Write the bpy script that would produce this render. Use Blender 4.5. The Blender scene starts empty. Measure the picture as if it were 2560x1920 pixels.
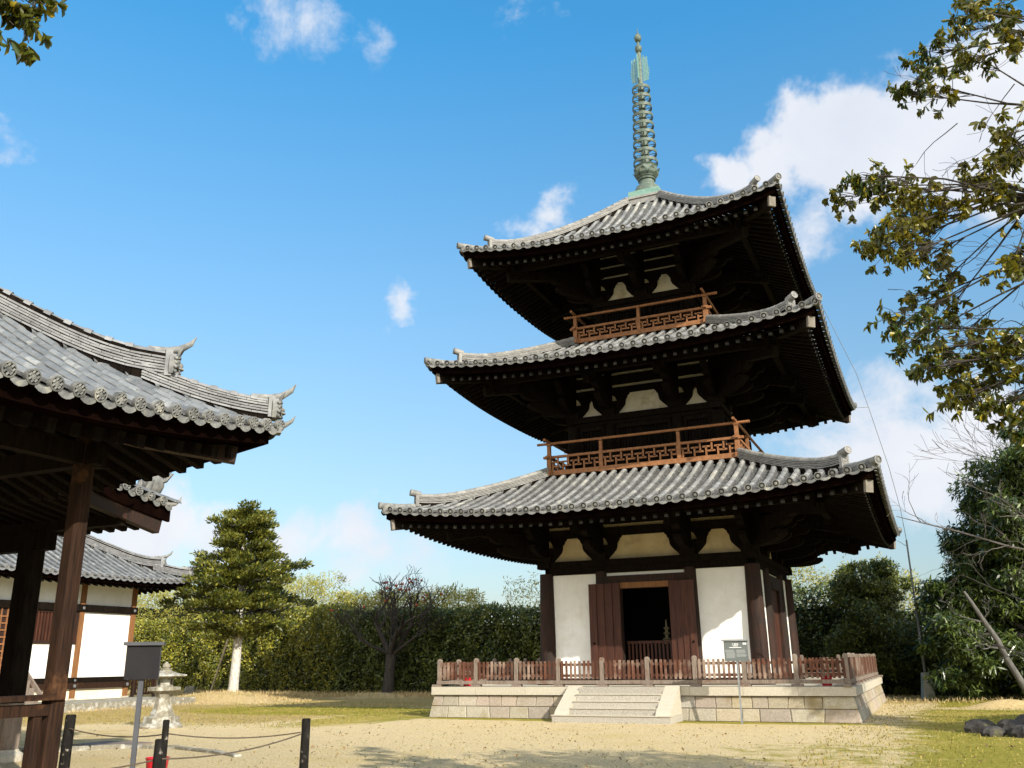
import bpy, bmesh, math, random
import numpy as np
from mathutils import Vector, Matrix
sc = bpy.context.scene
COL = sc.collection
PI = math.pi
random.seed(7)
NR = np.random.RandomState(11)

# ------------------------------------------------------------------ camera
FPX, PITCH, ROLL, YAW = 2250.877, math.radians(17.07731756), math.radians(0.74506341), math.radians(-24.1576573)
def loc_dir(X, Y, Z):
    c, s = math.cos(YAW), math.sin(YAW)
    return Vector((c*X + s*Y, -s*X + c*Y, Z))
cp, sp = math.cos(PITCH), math.sin(PITCH)
Fw = loc_dir(0, cp, sp); Rt0 = loc_dir(1, 0, 0); Up0 = loc_dir(0, -sp, cp)
Rt = Rt0*math.cos(ROLL) - Up0*math.sin(ROLL)
Up = Rt0*math.sin(ROLL) + Up0*math.cos(ROLL)
CAM = Vector((7.83, -30.43, 1.556))
cd = bpy.data.cameras.new('camera'); cam = bpy.data.objects.new('camera', cd); COL.objects.link(cam)
cd.sensor_width = 36; cd.lens = FPX/2560*36; cd.clip_end = 3000; cd.clip_start = 0.1
cam.matrix_world = Matrix(((Rt.x, Up.x, -Fw.x, CAM.x), (Rt.y, Up.y, -Fw.y, CAM.y), (Rt.z, Up.z, -Fw.z, CAM.z), (0, 0, 0, 1)))
sc.camera = cam

# ------------------------------------------------------------------ light and sky
SUN = Vector((1.184, -0.77, 0.785)).normalized()
SKY_STRENGTH, SUN_STRENGTH, EXPOSURE = 0.11, 4.3, 0.80
sd = bpy.data.lights.new('sun', 'SUN'); sd.energy = SUN_STRENGTH; sd.angle = math.radians(0.5); sd.color = (1.0, 0.935, 0.81)
so = bpy.data.objects.new('sun', sd); COL.objects.link(so); so.rotation_euler = SUN.to_track_quat('Z', 'Y').to_euler()
sc.view_settings.view_transform = 'Standard'; sc.view_settings.look = 'None'
sc.view_settings.exposure = EXPOSURE; sc.view_settings.gamma = 1; sc.view_settings.use_curve_mapping = False
sc.cycles.use_denoising = True
sc.cycles.max_bounces = 6; sc.cycles.diffuse_bounces = 3; sc.cycles.transparent_max_bounces = 6

def view_dir(px, py):
    return (Fw + Rt*((px-1280)/FPX) + Up*((960-py)/FPX)).normalized()

W = bpy.data.worlds.new('World'); sc.world = W; W.use_nodes = True
nt = W.node_tree; nt.nodes.clear()
def N(t, tree=None, **kw):
    n = (tree or nt).nodes.new(t)
    for k, v in kw.items(): setattr(n, k, v)
    return n
def lk(a, b): nt.links.new(a, b)
def mth(op, a, b=None, clamp=False):
    m = N('ShaderNodeMath', operation=op, use_clamp=clamp)
    for i, v in enumerate((a, b)):
        if v is None: continue
        if isinstance(v, (int, float)): m.inputs[i].default_value = v
        else: nt.links.new(v, m.inputs[i])
    return m.outputs[0]
sky = N('ShaderNodeTexSky', sky_type='NISHITA', sun_disc=False, sun_elevation=math.asin(SUN.z), sun_rotation=math.atan2(SUN.x, SUN.y),
        altitude=60, air_density=1.0, dust_density=0.4, ozone_density=2.6)
hsv = N('ShaderNodeHueSaturation'); hsv.inputs['Hue'].default_value = 0.485; lk(sky.outputs[0], hsv.inputs['Color'])
tc = N('ShaderNodeTexCoord')
D = tc.outputs['Generated']
dz_ = N('ShaderNodeSeparateXYZ'); lk(D, dz_.inputs[0])
def zramp(a, b, o0, o1):
    n = N('ShaderNodeMapRange'); lk(dz_.outputs[2], n.inputs[0])
    for i, q in enumerate((a, b, o0, o1)): n.inputs[i+1].default_value = q
    return n.outputs[0]
lk(zramp(.0, .62, .80, 1.30), hsv.inputs['Saturation']); lk(zramp(.0, .62, .47, 1.54), hsv.inputs['Value'])
# cloud banks: (pixel x, pixel y, radius in degrees, weight)
BLOBS = [(1800,425,2.6,.9),(1910,395,3.4,1.05),(2040,350,4.2,1.15),(2180,320,4.8,1.2),(2330,340,5.8,1.3),(2500,330,6.2,1.25),(2420,450,5.0,1.1),(2180,430,4.6,1.05),(2300,455,4.2,1.0),
         (790,60,4.6,.62),(880,120,3.4,.6),(730,10,3.6,.5),(1320,40,2.6,.5),(1375,80,1.8,.42),(620,40,2.0,.38),
         (1365,548,2.9,.75),(1300,545,1.7,.5),(970,735,2.3,.85),(955,800,1.9,.7),(35,430,2.4,.55),(20,370,1.6,.4),(340,450,1.4,.36),(312,425,1.0,.36),
         (2040,590,4.0,.8),(2120,650,3.0,.6),(2180,1130,7,.85),(2330,1190,5.5,1.0),(2200,1010,5,.7),(2450,1110,6.5,.9),(2080,1420,4,.45),
         (330,1340,4.6,1.0),(420,1300,3.6,.85),(230,1370,4.0,.95),(520,1320,3.6,.7),(720,1345,4.6,.72),(900,1370,5.2,.75),(560,1330,3.0,.5),(1020,1400,5,.55),(860,1325,3.5,.5),(1130,980,2.2,.4)]
wn = N('ShaderNodeTexNoise'); wn.inputs['Scale'].default_value = 7; wn.inputs['Detail'].default_value = 5; wn.inputs['Roughness'].default_value = .6; lk(D, wn.inputs['Vector'])
w1 = N('ShaderNodeVectorMath', operation='SUBTRACT'); lk(wn.outputs['Color'], w1.inputs[0]); w1.inputs[1].default_value = (.5, .5, .5)
w2 = N('ShaderNodeVectorMath', operation='SCALE'); lk(w1.outputs[0], w2.inputs[0]); w2.inputs['Scale'].default_value = .16
w3 = N('ShaderNodeVectorMath', operation='ADD'); lk(D, w3.inputs[0]); lk(w2.outputs[0], w3.inputs[1]); DW = w3.outputs[0]
mask = None
for px, py, rad, w in BLOBS:
    d = view_dir(px, py)
    vs = N('ShaderNodeVectorMath', operation='DISTANCE'); lk(DW, vs.inputs[0]); vs.inputs[1].default_value = d
    mr = N('ShaderNodeMapRange', interpolation_type='SMOOTHSTEP'); lk(vs.outputs['Value'], mr.inputs[0])
    mr.inputs[1].default_value = 0; mr.inputs[2].default_value = math.radians(rad*1.25); mr.inputs[3].default_value = w; mr.inputs[4].default_value = 0
    mask = mr.outputs[0] if mask is None else mth('MAXIMUM', mask, mr.outputs[0])
n1 = N('ShaderNodeTexNoise'); n1.inputs['Scale'].default_value = 9; n1.inputs['Detail'].default_value = 9; n1.inputs['Roughness'].default_value = .68; n1.inputs['Distortion'].default_value = .25
lk(D, n1.inputs['Vector'])
dens = mth('ADD', mask, mth('MULTIPLY', mth('SUBTRACT', n1.outputs[0], .5), 1.35))
cm = N('ShaderNodeMapRange', interpolation_type='SMOOTHSTEP'); lk(dens, cm.inputs[0])
cm.inputs[1].default_value = .32; cm.inputs[2].default_value = .84; cm.inputs[3].default_value = 0; cm.inputs[4].default_value = .95
n2 = N('ShaderNodeTexNoise'); n2.inputs['Scale'].default_value = 10; n2.inputs['Detail'].default_value = 6; lk(D, n2.inputs['Vector'])
cc = N('ShaderNodeMix', data_type='RGBA'); cc.inputs[6].default_value = (3.5, 3.9, 4.6, 1); cc.inputs[7].default_value = (5.5, 5.4, 5.4, 1); lk(n2.outputs[0], cc.inputs[0])
mx = N('ShaderNodeMix', data_type='RGBA'); lk(cm.outputs[0], mx.inputs[0]); lk(hsv.outputs[0], mx.inputs[6]); lk(cc.outputs[2], mx.inputs[7])
# unseen bright clouds added behind the camera as fill light on front faces
back = None
for dv, rad in (((-.35,-.85,.45), .62), ((.25,-.9,.62), .55), ((.85,-.55,.75), .5), ((.95,.1,.5), .42), ((-.8,-.5,.6), .5)):
    vs = N('ShaderNodeVectorMath', operation='DISTANCE'); lk(DW, vs.inputs[0]); vs.inputs[1].default_value = Vector(dv).normalized()
    q_ = N('ShaderNodeMapRange', interpolation_type='SMOOTHSTEP'); lk(vs.outputs['Value'], q_.inputs[0])
    for i, v_ in enumerate((rad*.45, rad, 1, 0)): q_.inputs[i+1].default_value = v_
    back = q_.outputs[0] if back is None else mth('MAXIMUM', back, q_.outputs[0])
mb = N('ShaderNodeMix', data_type='RGBA'); lk(back, mb.inputs[0]); lk(mx.outputs[2], mb.inputs[6]); mb.inputs[7].default_value = (13, 12.6, 12, 1); mx = mb
bg = N('ShaderNodeBackground'); bg.inputs[1].default_value = SKY_STRENGTH; lk(mx.outputs[2], bg.inputs[0])
wo = N('ShaderNodeOutputWorld'); lk(bg.outputs[0], wo.inputs[0])

# ------------------------------------------------------------------ materials
def new_mat(name):
    global nt
    m = bpy.data.materials.new(name); m.use_nodes = True; nt = m.node_tree
    b = nt.nodes['Principled BSDF']
    return m, b
def ramp(fac, stops):
    r = N('ShaderNodeValToRGB'); lk(fac, r.inputs[0])
    e = r.color_ramp.elements
    while len(e) < len(stops): e.new(.5)
    for i, (p, c) in enumerate(stops): e[i].position = p; e[i].color = (*c, 1)
    return r.outputs[0]
def noise(vec, scale, detail=5, rough=.6, dist=0.0):
    n = N('ShaderNodeTexNoise'); lk(vec, n.inputs['Vector']); n.inputs['Scale'].default_value = scale
    n.inputs['Detail'].default_value = detail; n.inputs['Roughness'].default_value = rough; n.inputs['Distortion'].default_value = dist
    return n.outputs[0]
def mapped(scale):
    t = N('ShaderNodeTexCoord'); m = N('ShaderNodeMapping'); lk(t.outputs['Object'], m.inputs[0]); m.inputs['Scale'].default_value = scale
    return m.outputs[0]
def mixc(fac, a, b, blend='MIX'):
    m = N('ShaderNodeMix', data_type='RGBA', blend_type=blend)
    for i, v in ((0, fac), (6, a), (7, b)):
        if isinstance(v, (int, float)): m.inputs[i].default_value = v
        elif isinstance(v, tuple): m.inputs[i].default_value = (*v, 1)
        else: lk(v, m.inputs[i])
    return m.outputs[2]
def island(): return N('ShaderNodeNewGeometry').outputs['Random Per Island']
def bump(b, h, strength, dist=.02):
    bn = N('ShaderNodeBump'); bn.inputs['Strength'].default_value = strength; bn.inputs['Distance'].default_value = dist
    lk(h, bn.inputs['Height']); lk(bn.outputs[0], b.inputs['Normal'])

def surf(name, c1, c2, scale=(1, 1, 1), ns=4, rough=.75, bmp=.3, rnd=.0, c3=None, ns3=1.2, t3=.55, spec=.3, bs=None, bd=.02, detail=6, tints=None):
    """two tones broken by noise, optional patches of a third tone, per-piece variation"""
    m, b = new_mat(name)
    v = mapped(scale); n = noise(v, ns, detail)
    c = ramp(n, [(.3, c1), (.7, c2)])
    if c3 is not None:
        p = noise(mapped((1, 1, 1)), ns3, 7, .65)
        c = mixc(ramp(p, [(t3-.06, (0, 0, 0)), (t3+.08, (1, 1, 1))]), c, c3)
    if tints:
        k_ = N('ShaderNodeMath', operation='FRACT'); m7 = N('ShaderNodeMath', operation='MULTIPLY'); lk(island(), m7.inputs[0]); m7.inputs[1].default_value = 7.3; lk(m7.outputs[0], k_.inputs[0])
        c = mixc(1.0, c, ramp(k_.outputs[0], [(i/(len(tints)-1), t_) for i, t_ in enumerate(tints)]), 'MULTIPLY')
    if rnd:
        h = N('ShaderNodeHueSaturation'); lk(c, h.inputs['Color'])
        mr = N('ShaderNodeMapRange'); lk(island(), mr.inputs[0]); mr.inputs[3].default_value = 1-rnd; mr.inputs[4].default_value = 1+rnd
        lk(mr.outputs[0], h.inputs['Value']); c = h.outputs[0]
    lk(c, b.inputs['Base Color']); b.inputs['Roughness'].default_value = rough; b.inputs['Specular IOR Level'].default_value = spec
    if bmp: bump(b, noise(v, bs or ns*3, 5), bmp, bd)
    return m
MT = {}
MT['tile'] = surf('roof_tile', (.13,.134,.135), (.215,.217,.212), ns=3, rnd=.26, c3=(.29,.28,.245), ns3=1.3, t3=.58, bmp=.25, rough=.62)
MT['tile_blue'] = surf('grey_roof_tile', (.10,.108,.115), (.175,.183,.185), ns=5, rnd=.22, c3=(.25,.25,.235), ns3=3.5, t3=.62, bmp=.25, rough=.5, spec=.5)
MT['valley_shade'] = surf('shaded_valley_tile', (.045,.046,.047), (.11,.11,.105), ns=6, rnd=.2, rough=.8)  # dirtier valley tiles, plus the shadow lines between rows painted dark
MT['recess'] = surf('dark_tile_recess', (.022,.022,.022), (.05,.05,.048), ns=20, rough=.9)  # darker tone for the sunken ring of each eave disc
MT['ridge_hall'] = surf('blue_grey_ridge_tile', (.12,.122,.125), (.22,.222,.222), ns=6, rnd=.2, bmp=.2, rough=.6)
MT['ridge'] = surf('ridge_tile', (.15,.147,.138), (.25,.243,.225), ns=6, rnd=.18, bmp=.2, rough=.6)
MT['disc'] = surf('eave_tile_end', (.075,.078,.078), (.19,.19,.18), ns=9, rnd=.3, c3=(.26,.25,.21), ns3=6, t3=.6, bmp=.3)
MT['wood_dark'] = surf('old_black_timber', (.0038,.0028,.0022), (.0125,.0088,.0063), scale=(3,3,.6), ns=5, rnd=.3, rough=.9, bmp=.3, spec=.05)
MT['wood_rust'] = surf('weathered_red_brown_timber', (.008,.004,.003), (.042,.016,.008), scale=(9,9,.7), ns=3, rnd=.25, rough=.75, bmp=.4, c3=(.016,.009,.006), ns3=1.6, t3=.52)
MT['wood_door'] = surf('red_brown_planks', (.022,.008,.005), (.075,.024,.012), scale=(10,10,.6), ns=3, rnd=.22, rough=.65, bmp=.35)
MT['wood_pillar'] = surf('brown_pillar_timber', (.007,.004,.003), (.040,.018,.009), scale=(11,11,.7), ns=3, rough=.8, bmp=.45, spec=.15, c3=(.11,.05,.022), ns3=1.3, t3=.66)
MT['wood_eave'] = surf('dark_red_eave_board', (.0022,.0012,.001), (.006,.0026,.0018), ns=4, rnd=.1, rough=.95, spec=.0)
MT['wood_new'] = surf('orange_brown_timber', (.165,.070,.027), (.285,.125,.05), ns=7, rnd=.14, rough=.7, bmp=.2)
MT['wood_amber'] = surf('sunlit_amber_timber', (.13,.055,.02), (.25,.115,.042), scale=(9,9,.8), ns=3, rough=.75, bmp=.4)  # lit copy of the brown timber: warm sunlight put into the colour
MT['wood_grey'] = surf('grey_weathered_timber', (.115,.088,.068), (.23,.185,.15), scale=(9,9,1.2), ns=3, rnd=.2, rough=.85, bmp=.4, c3=(.13,.075,.05), ns3=3, t3=.6)
MT['picket'] = surf('picket_timber', (.045,.017,.010), (.115,.046,.025), scale=(9,9,1.0), ns=3, rnd=.35, rough=.8, bmp=.4, c3=(.23,.17,.13), ns3=.9, t3=.55)
MT['rafter_end'] = surf('grey_rafter_end', (.014,.015,.014), (.042,.040,.036), ns=8, rnd=.5, rough=.85)
MT['end_cut'] = surf('pale_end_grain', (.12,.105,.085), (.22,.195,.165), ns=6, rough=.85)
MT['plaster'] = surf('lime_plaster', (.74,.72,.66), (.84,.83,.80), ns=1.5, rough=.9, bmp=.12, c3=(.70,.67,.58), ns3=1.1, t3=.62, spec=.15)
MT['plaster_aged'] = surf('aged_cream_plaster', (.52,.41,.25), (.66,.56,.39), ns=2.5, rough=.9, bmp=.12, c3=(.42,.34,.22), ns3=1.6, t3=.6, spec=.15)
MT['plaster_dull'] = surf('dull_plaster', (.62,.575,.49), (.74,.70,.63), ns=2.5, rough=.9, bmp=.12, c3=(.46,.40,.31), ns3=1.6, t3=.6, spec=.15)
MT['granite_grey'] = surf('grey_step_granite', (.22,.20,.165), (.42,.395,.34), ns=34, rnd=.1, rough=.95, bmp=.5, bs=50)
def streaks(mat):   # faint rain streaks and hairline stains run down old plaster
    global nt
    nt = mat.node_tree; b = nt.nodes['Principled BSDF']; src = b.inputs['Base Color'].links[0].from_socket
    st = noise(mapped((7, 7, .35)), 2.2, 6, .7); cr = noise(mapped((1, 1, 1)), 3.4, 9, .75, 1.5)
    c = mixc(ramp(st, [(.52, (0, 0, 0)), (.80, (.28, .28, .28))]), src, (.50, .46, .38))
    lk(mixc(ramp(cr, [(.485, (0, 0, 0)), (.5, (.18, .18, .18)), (.515, (0, 0, 0))]), c, (.42, .38, .31)), b.inputs['Base Color'])
streaks(MT['plaster'])
MT['plaster_cream'] = surf('cream_plaster', (.70,.60,.42), (.80,.73,.58), ns=1.2, rough=.9, bmp=.06, spec=.15)
MT['granite'] = surf('granite_blocks', (.235,.215,.18), (.39,.36,.305), ns=26, rnd=.14, rough=.9, bmp=.7, bs=45, c3=(.25,.215,.14), ns3=1.6, t3=.57, tints=((.85,.90,.93),(1.0,.88,.83),(.98,.97,.90),(1.0,.92,.74),(.86,.80,.78)))
MT['granite_pale'] = surf('pale_granite', (.33,.30,.235), (.46,.42,.34), ns=30, rnd=.08, rough=.9, bmp=.4, bs=50)
MT['lantern'] = surf('lichen_stone', (.15,.135,.10), (.27,.245,.185), ns=12, rough=.95, bmp=.6, bs=24, c3=(.42,.41,.37), ns3=5, t3=.55)
MT['bronze'] = surf('green_bronze', (.045,.066,.055), (.115,.150,.122), ns=9, rnd=.12, rough=.55, bmp=.2, c3=(.16,.17,.12), ns3=6, t3=.6)
MT['bronze_pale'] = surf('pale_green_bronze', (.11,.215,.18), (.19,.31,.26), ns=9, rough=.55, bmp=.1)
MT['steel'] = surf('galvanised_steel', (.13,.14,.145), (.20,.21,.215), ns=8, rough=.45, bmp=.05)
MT['sign_grey'] = surf('dark_grey_sign_paint', (.017,.016,.018), (.023,.022,.024), ns=3, rough=.85, spec=.08, bmp=.03)
MT['sign_edge'] = surf('mid_grey_sign_paint', (.055,.058,.066), (.075,.078,.088), ns=3, rough=.7, spec=.15, bmp=.03)
MT['sign_face'] = surf('grey_sign_panel', (.085,.097,.095), (.10,.112,.11), ns=3, rough=.5, bmp=0)
MT['sign_text'] = surf('white_lettering', (.72,.74,.73), (.78,.79,.78), ns=3, rough=.6, bmp=0)
MT['sign_block'] = surf('pale_small_print', (.22,.235,.235), (.30,.315,.31), ns=60, rough=.6, bmp=0)
MT['black_post'] = surf('charred_post', (.008,.007,.0065), (.02,.018,.016), scale=(6,6,2), ns=4, rough=.9, bmp=.5, spec=.05, c3=(.36,.32,.27), ns3=13, t3=.66)
MT['rope'] = surf('dark_rope', (.06,.045,.03), (.11,.085,.06), ns=40, rough=.95)
MT['red'] = surf('red_painted_metal', (.42,.012,.02), (.52,.02,.03), ns=3, rough=.4, bmp=.02)
MT['white_board'] = surf('white_board_paint', (.70,.72,.74), (.76,.78,.79), ns=3, rough=.6, bmp=.02)
MT['bark_pale'] = surf('pale_bark', (.30,.27,.23), (.62,.59,.54), scale=(1,1,.5), ns=14, rough=.95, bmp=.5)
MT['bark_dark'] = surf('dark_bark', (.022,.018,.015), (.065,.055,.046), scale=(1,1,.4), ns=12, rough=.95, bmp=.6)
MT['bark_grey'] = surf('grey_bark', (.055,.052,.047), (.14,.133,.12), scale=(1,1,.4), ns=9, rough=.95, bmp=.5)
MT['twig'] = surf('grey_twigs', (.055,.047,.043), (.12,.105,.095), ns=5, rough=.95, bmp=0)
MT['fruit'] = surf('persimmon_skin', (.20,.030,.014), (.33,.065,.022), ns=4, rough=.4, bmp=0)
MT['rock'] = surf('dark_rock', (.025,.022,.020), (.075,.068,.06), ns=7, rough=.95, bmp=.8, c3=(.10,.10,.03), ns3=3, t3=.62)
MT['concrete'] = surf('mossy_concrete', (.34,.35,.31), (.47,.47,.43), ns=8, rough=.9, bmp=.3, c3=(.20,.25,.16), ns3=3, t3=.55)
MT['bamboo_pole'] = surf('weathered_pole', (.30,.24,.14), (.42,.35,.22), ns=6, rough=.8)
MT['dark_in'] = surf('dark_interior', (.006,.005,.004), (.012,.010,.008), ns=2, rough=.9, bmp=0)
MT['gold'] = surf('dull_gilt', (.30,.25,.14), (.42,.36,.22), ns=6, rough=.5, bmp=0)

def leaf_mat(name, c1, c2, c3, gloss=.42, trans=.25, mid=.62):
    m, b = new_mat(name)
    r = island()
    c = ramp(r, [(0, c1), (mid, c2), (1, c3)])  # on trees and hedge c3 doubles as sunlit highlights in leaf colour
    p = noise(mapped((1, 1, 1)), .8, 3)
    c = mixc(ramp(p, [(.42, (0, 0, 0)), (.75, (.5, .5, .5))]), c, c3)
    lk(c, b.inputs['Base Color']); b.inputs['Roughness'].default_value = gloss; b.inputs['Specular IOR Level'].default_value = .45
    t = N('ShaderNodeBsdfTranslucent'); lk(mixc(.5, c, c3), t.inputs[0])
    ms = N('ShaderNodeMixShader'); ms.inputs[0].default_value = trans
    out = nt.nodes['Material Output']; lk(b.outputs[0], ms.inputs[1]); lk(t.outputs[0], ms.inputs[2]); lk(ms.outputs[0], out.inputs[0])
    return m
MT['leaf_hedge'] = leaf_mat('hedge_leaves', (.038,.058,.009), (.115,.135,.018), (.38,.33,.036))
MT['leaf_mid'] = leaf_mat('mid_green_leaves', (.017,.034,.008), (.050,.076,.015), (.20,.21,.034))  # darker copy of the hedge leaves: middle hedge's shade put into colour
MT['leaf_bamboo'] = leaf_mat('bamboo_leaves', (.15,.17,.024), (.27,.26,.038), (.42,.35,.065), .6, .3)
MT['leaf_tree'] = leaf_mat('evergreen_leaves', (.020,.034,.007), (.060,.080,.014), (.27,.25,.034))
MT['leaf_dark'] = leaf_mat('dark_evergreen_leaves', (.010,.024,.007), (.028,.050,.012), (.12,.16,.03), .33, .15)
MT['leaf_big'] = leaf_mat('broad_leaves', (.013,.033,.006), (.040,.068,.010), (.30,.235,.020), .34, .25, .76)  # yellow last tone: sunlit highlights put into the leaf colour
MT['straw'] = leaf_mat('dry_grass_blades', (.30,.21,.09), (.46,.35,.16), (.58,.46,.24), .8, .2)
MT['lawn'] = leaf_mat('lawn_blades', (.10,.11,.012), (.25,.21,.028), (.46,.35,.11), .8, .3)
MT['dead_leaf'] = leaf_mat('fallen_leaf', (.10,.055,.02), (.20,.12,.045), (.34,.22,.09), .8, .1)
MT['core'] = surf('shaded_foliage_core', (.006,.009,.003), (.018,.024,.007), ns=6, rough=.95, bmp=0)  # dark filler solid added inside foliage; deep shade put into its colour

# ------------------------------------------------------------------ geometry helpers
ORG = {}
class MB:
    def __init__(s): s.v = []; s.f = []
    def add(s, vs, fs):
        o = len(s.v); s.v.extend([tuple(p) for p in vs]); s.f.extend([tuple(i+o for i in f) for f in fs]); return s
    def box(s, x0, x1, y0, y1, z0, z1):
        if x0 > x1: x0, x1 = x1, x0
        if y0 > y1: y0, y1 = y1, y0
        return s.add([(x0,y0,z0),(x1,y0,z0),(x1,y1,z0),(x0,y1,z0),(x0,y0,z1),(x1,y0,z1),(x1,y1,z1),(x0,y1,z1)],
                     [(0,3,2,1),(4,5,6,7),(0,1,5,4),(1,2,6,5),(2,3,7,6),(3,0,4,7)])
    def cbox(s, c, sx, sy, sz, rz=0, tap=1.0):
        ca, sa = math.cos(rz), math.sin(rz); vs = []
        for dz, k in ((-1, 1), (1, tap)):
            for dx, dy in ((-1,-1),(1,-1),(1,1),(-1,1)):
                x, y = dx*sx/2*k, dy*sy/2*k
                vs.append((c[0]+ca*x-sa*y, c[1]+sa*x+ca*y, c[2]+dz*sz/2))
        return s.add(vs, [(0,3,2,1),(4,5,6,7),(0,1,5,4),(1,2,6,5),(2,3,7,6),(3,0,4,7)])
    def bar(s, p, q, w, h):
        p, q = Vector(p), Vector(q); a = (q-p).normalized()
        u = Vector((0, 0, 1)) if abs(a.z) < .95 else Vector((0, 1, 0))
        sd_ = a.cross(u).normalized()*w/2; up = sd_.normalized().cross(a)*h/2
        vs = [p-sd_-up, p+sd_-up, p+sd_+up, p-sd_+up, q-sd_-up, q+sd_-up, q+sd_+up, q-sd_+up]
        return s.add(vs, [(0,1,2,3),(7,6,5,4),(0,4,5,1),(1,5,6,2),(2,6,7,3),(3,7,4,0)])
    def tube(s, pts, rad, n=8, cap=True):
        pts = [Vector(p) for p in pts]
        if not hasattr(rad, '__len__'): rad = [rad]*len(pts)
        vs = []; ref = None
        for i, p in enumerate(pts):
            a = (pts[min(i+1, len(pts)-1)] - pts[max(i-1, 0)]).normalized()
            if ref is None: ref = a.orthogonal().normalized()
            ref = (ref - a*ref.dot(a)).normalized(); b = a.cross(ref)
            for k in range(n):
                t = 2*PI*k/n; vs.append(p + (ref*math.cos(t) + b*math.sin(t))*rad[i])
        fs = []
        for i in range(len(pts)-1):
            for k in range(n):
                k2 = (k+1) % n; fs.append((i*n+k, i*n+k2, (i+1)*n+k2, (i+1)*n+k))
        if cap: fs.append(tuple(range(n-1, -1, -1))); fs.append(tuple(range((len(pts)-1)*n, len(pts)*n)))
        return s.add(vs, fs)
    def lathe(s, prof, n=16, c=(0, 0, 0), a0=0.0, wob=None):
        vs = []; fs = []
        for r, z in prof:
            for k in range(n):
                t = a0 + 2*PI*k/n; rr = r if wob is None else r*wob(t, z)
                vs.append((c[0]+rr*math.cos(t), c[1]+rr*math.sin(t), c[2]+z))
        for i in range(len(prof)-1):
            for k in range(n):
                k2 = (k+1) % n; fs.append((i*n+k, i*n+k2, (i+1)*n+k2, (i+1)*n+k))
        fs.append(tuple(range(n-1, -1, -1))); fs.append(tuple(range((len(prof)-1)*n, len(prof)*n)))
        return s.add(vs, fs)
    def prism(s, poly, fn):
        """poly: 2-D outline; fn(u, v, side) -> point, side 0 / 1"""
        n = len(poly)
        vs = [fn(u, v, 0) for u, v in poly] + [fn(u, v, 1) for u, v in poly]
        fs = [tuple(range(n)), tuple(range(2*n-1, n-1, -1))]
        fs += [(i, i+n, (i+1) % n + n, (i+1) % n) for i in range(n)]
        return s.add(vs, fs)
    def ball(s, c, r, n=8, m=6, sq=(1, 1, 1)):
        return s.lathe([(max(.001, r*math.sin(PI*i/m))*sq[0], -r*math.cos(PI*i/m)*sq[2]) for i in range(m+1)], n, c)
    def build(s, name, mat, parent=None, loc=None, smooth=False, sharp=40):
        me = bpy.data.meshes.new(name)
        o = ORG[parent.name] if parent is not None else Vector(loc or (0, 0, 0))
        me.from_pydata([(x-o.x, y-o.y, z-o.z) for x, y, z in s.v], [], s.f)
        me.materials.append(MT[mat] if isinstance(mat, str) else mat)
        if smooth:
            me.polygons.foreach_set('use_smooth', [True]*len(me.polygons)); me.set_sharp_from_angle(angle=math.radians(sharp))
        me.update()
        ob = bpy.data.objects.new(name, me); COL.objects.link(ob)
        if parent is not None: ob.parent = parent
        else: ob.location = o
        ORG[ob.name] = o
        return ob
def tag(o, label=None, cat=None, group=None, kind=None):
    if label: o['label'] = label
    if cat: o['category'] = cat
    if group: o['group'] = group
    if kind: o['kind'] = kind
    return o
def empty(name, loc, label, cat, group=None):
    o = bpy.data.objects.new(name, None); COL.objects.link(o); o.location = loc; o.empty_display_size = .3
    ORG[o.name] = Vector(loc); return tag(o, label, cat, group)

SUNF = np.array((.55, -.55, .75))
def leaf_arrays(P, L, Wd, bias=(0, 0, 0), droop=0.0, fold=.15, A=None, face=1.1):
    n = len(P); a = NR.normal(size=(n, 3)) + np.array(bias) if A is None else A + NR.normal(size=(n, 3))*.35
    a[:, 2] -= droop; a /= np.linalg.norm(a, axis=1)[:, None]
    q = NR.normal(size=(n, 3))*.8 + SUNF*face; s_ = np.cross(a, q); s_ /= np.linalg.norm(s_, axis=1)[:, None]; nn = np.cross(s_, a)
    l = (L*NR.uniform(.7, 1.25, n))[:, None]; w = (Wd*NR.uniform(.75, 1.2, n))[:, None]
    v = np.empty((n, 4, 3))
    v[:, 0] = P; v[:, 1] = P + a*l*.45 + s_*w*.5 + nn*w*fold; v[:, 2] = P + a*l; v[:, 3] = P + a*l*.45 - s_*w*.5 + nn*w*fold
    return v.reshape(-1, 3)
def quads_obj(name, V, mat, parent=None, loc=None):
    o = ORG[parent.name] if parent is not None else Vector(loc or (0, 0, 0))
    V = np.asarray(V, dtype=np.float64) - np.array(o); nv = len(V); nf = nv//4
    me = bpy.data.meshes.new(name); me.vertices.add(nv); me.vertices.foreach_set('co', V.ravel())
    me.loops.add(nv); me.loops.foreach_set('vertex_index', np.arange(nv, dtype=np.int32))
    me.polygons.add(nf); me.polygons.foreach_set('loop_start', np.arange(0, nv, 4, dtype=np.int32)); me.polygons.foreach_set('loop_total', np.full(nf, 4, dtype=np.int32))
    me.update(calc_edges=True); me.validate(); me.materials.append(MT[mat])
    ob = bpy.data.objects.new(name, me); COL.objects.link(ob)
    if parent is not None: ob.parent = parent
    else: ob.location = o
    ORG[ob.name] = o
    return ob
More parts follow.
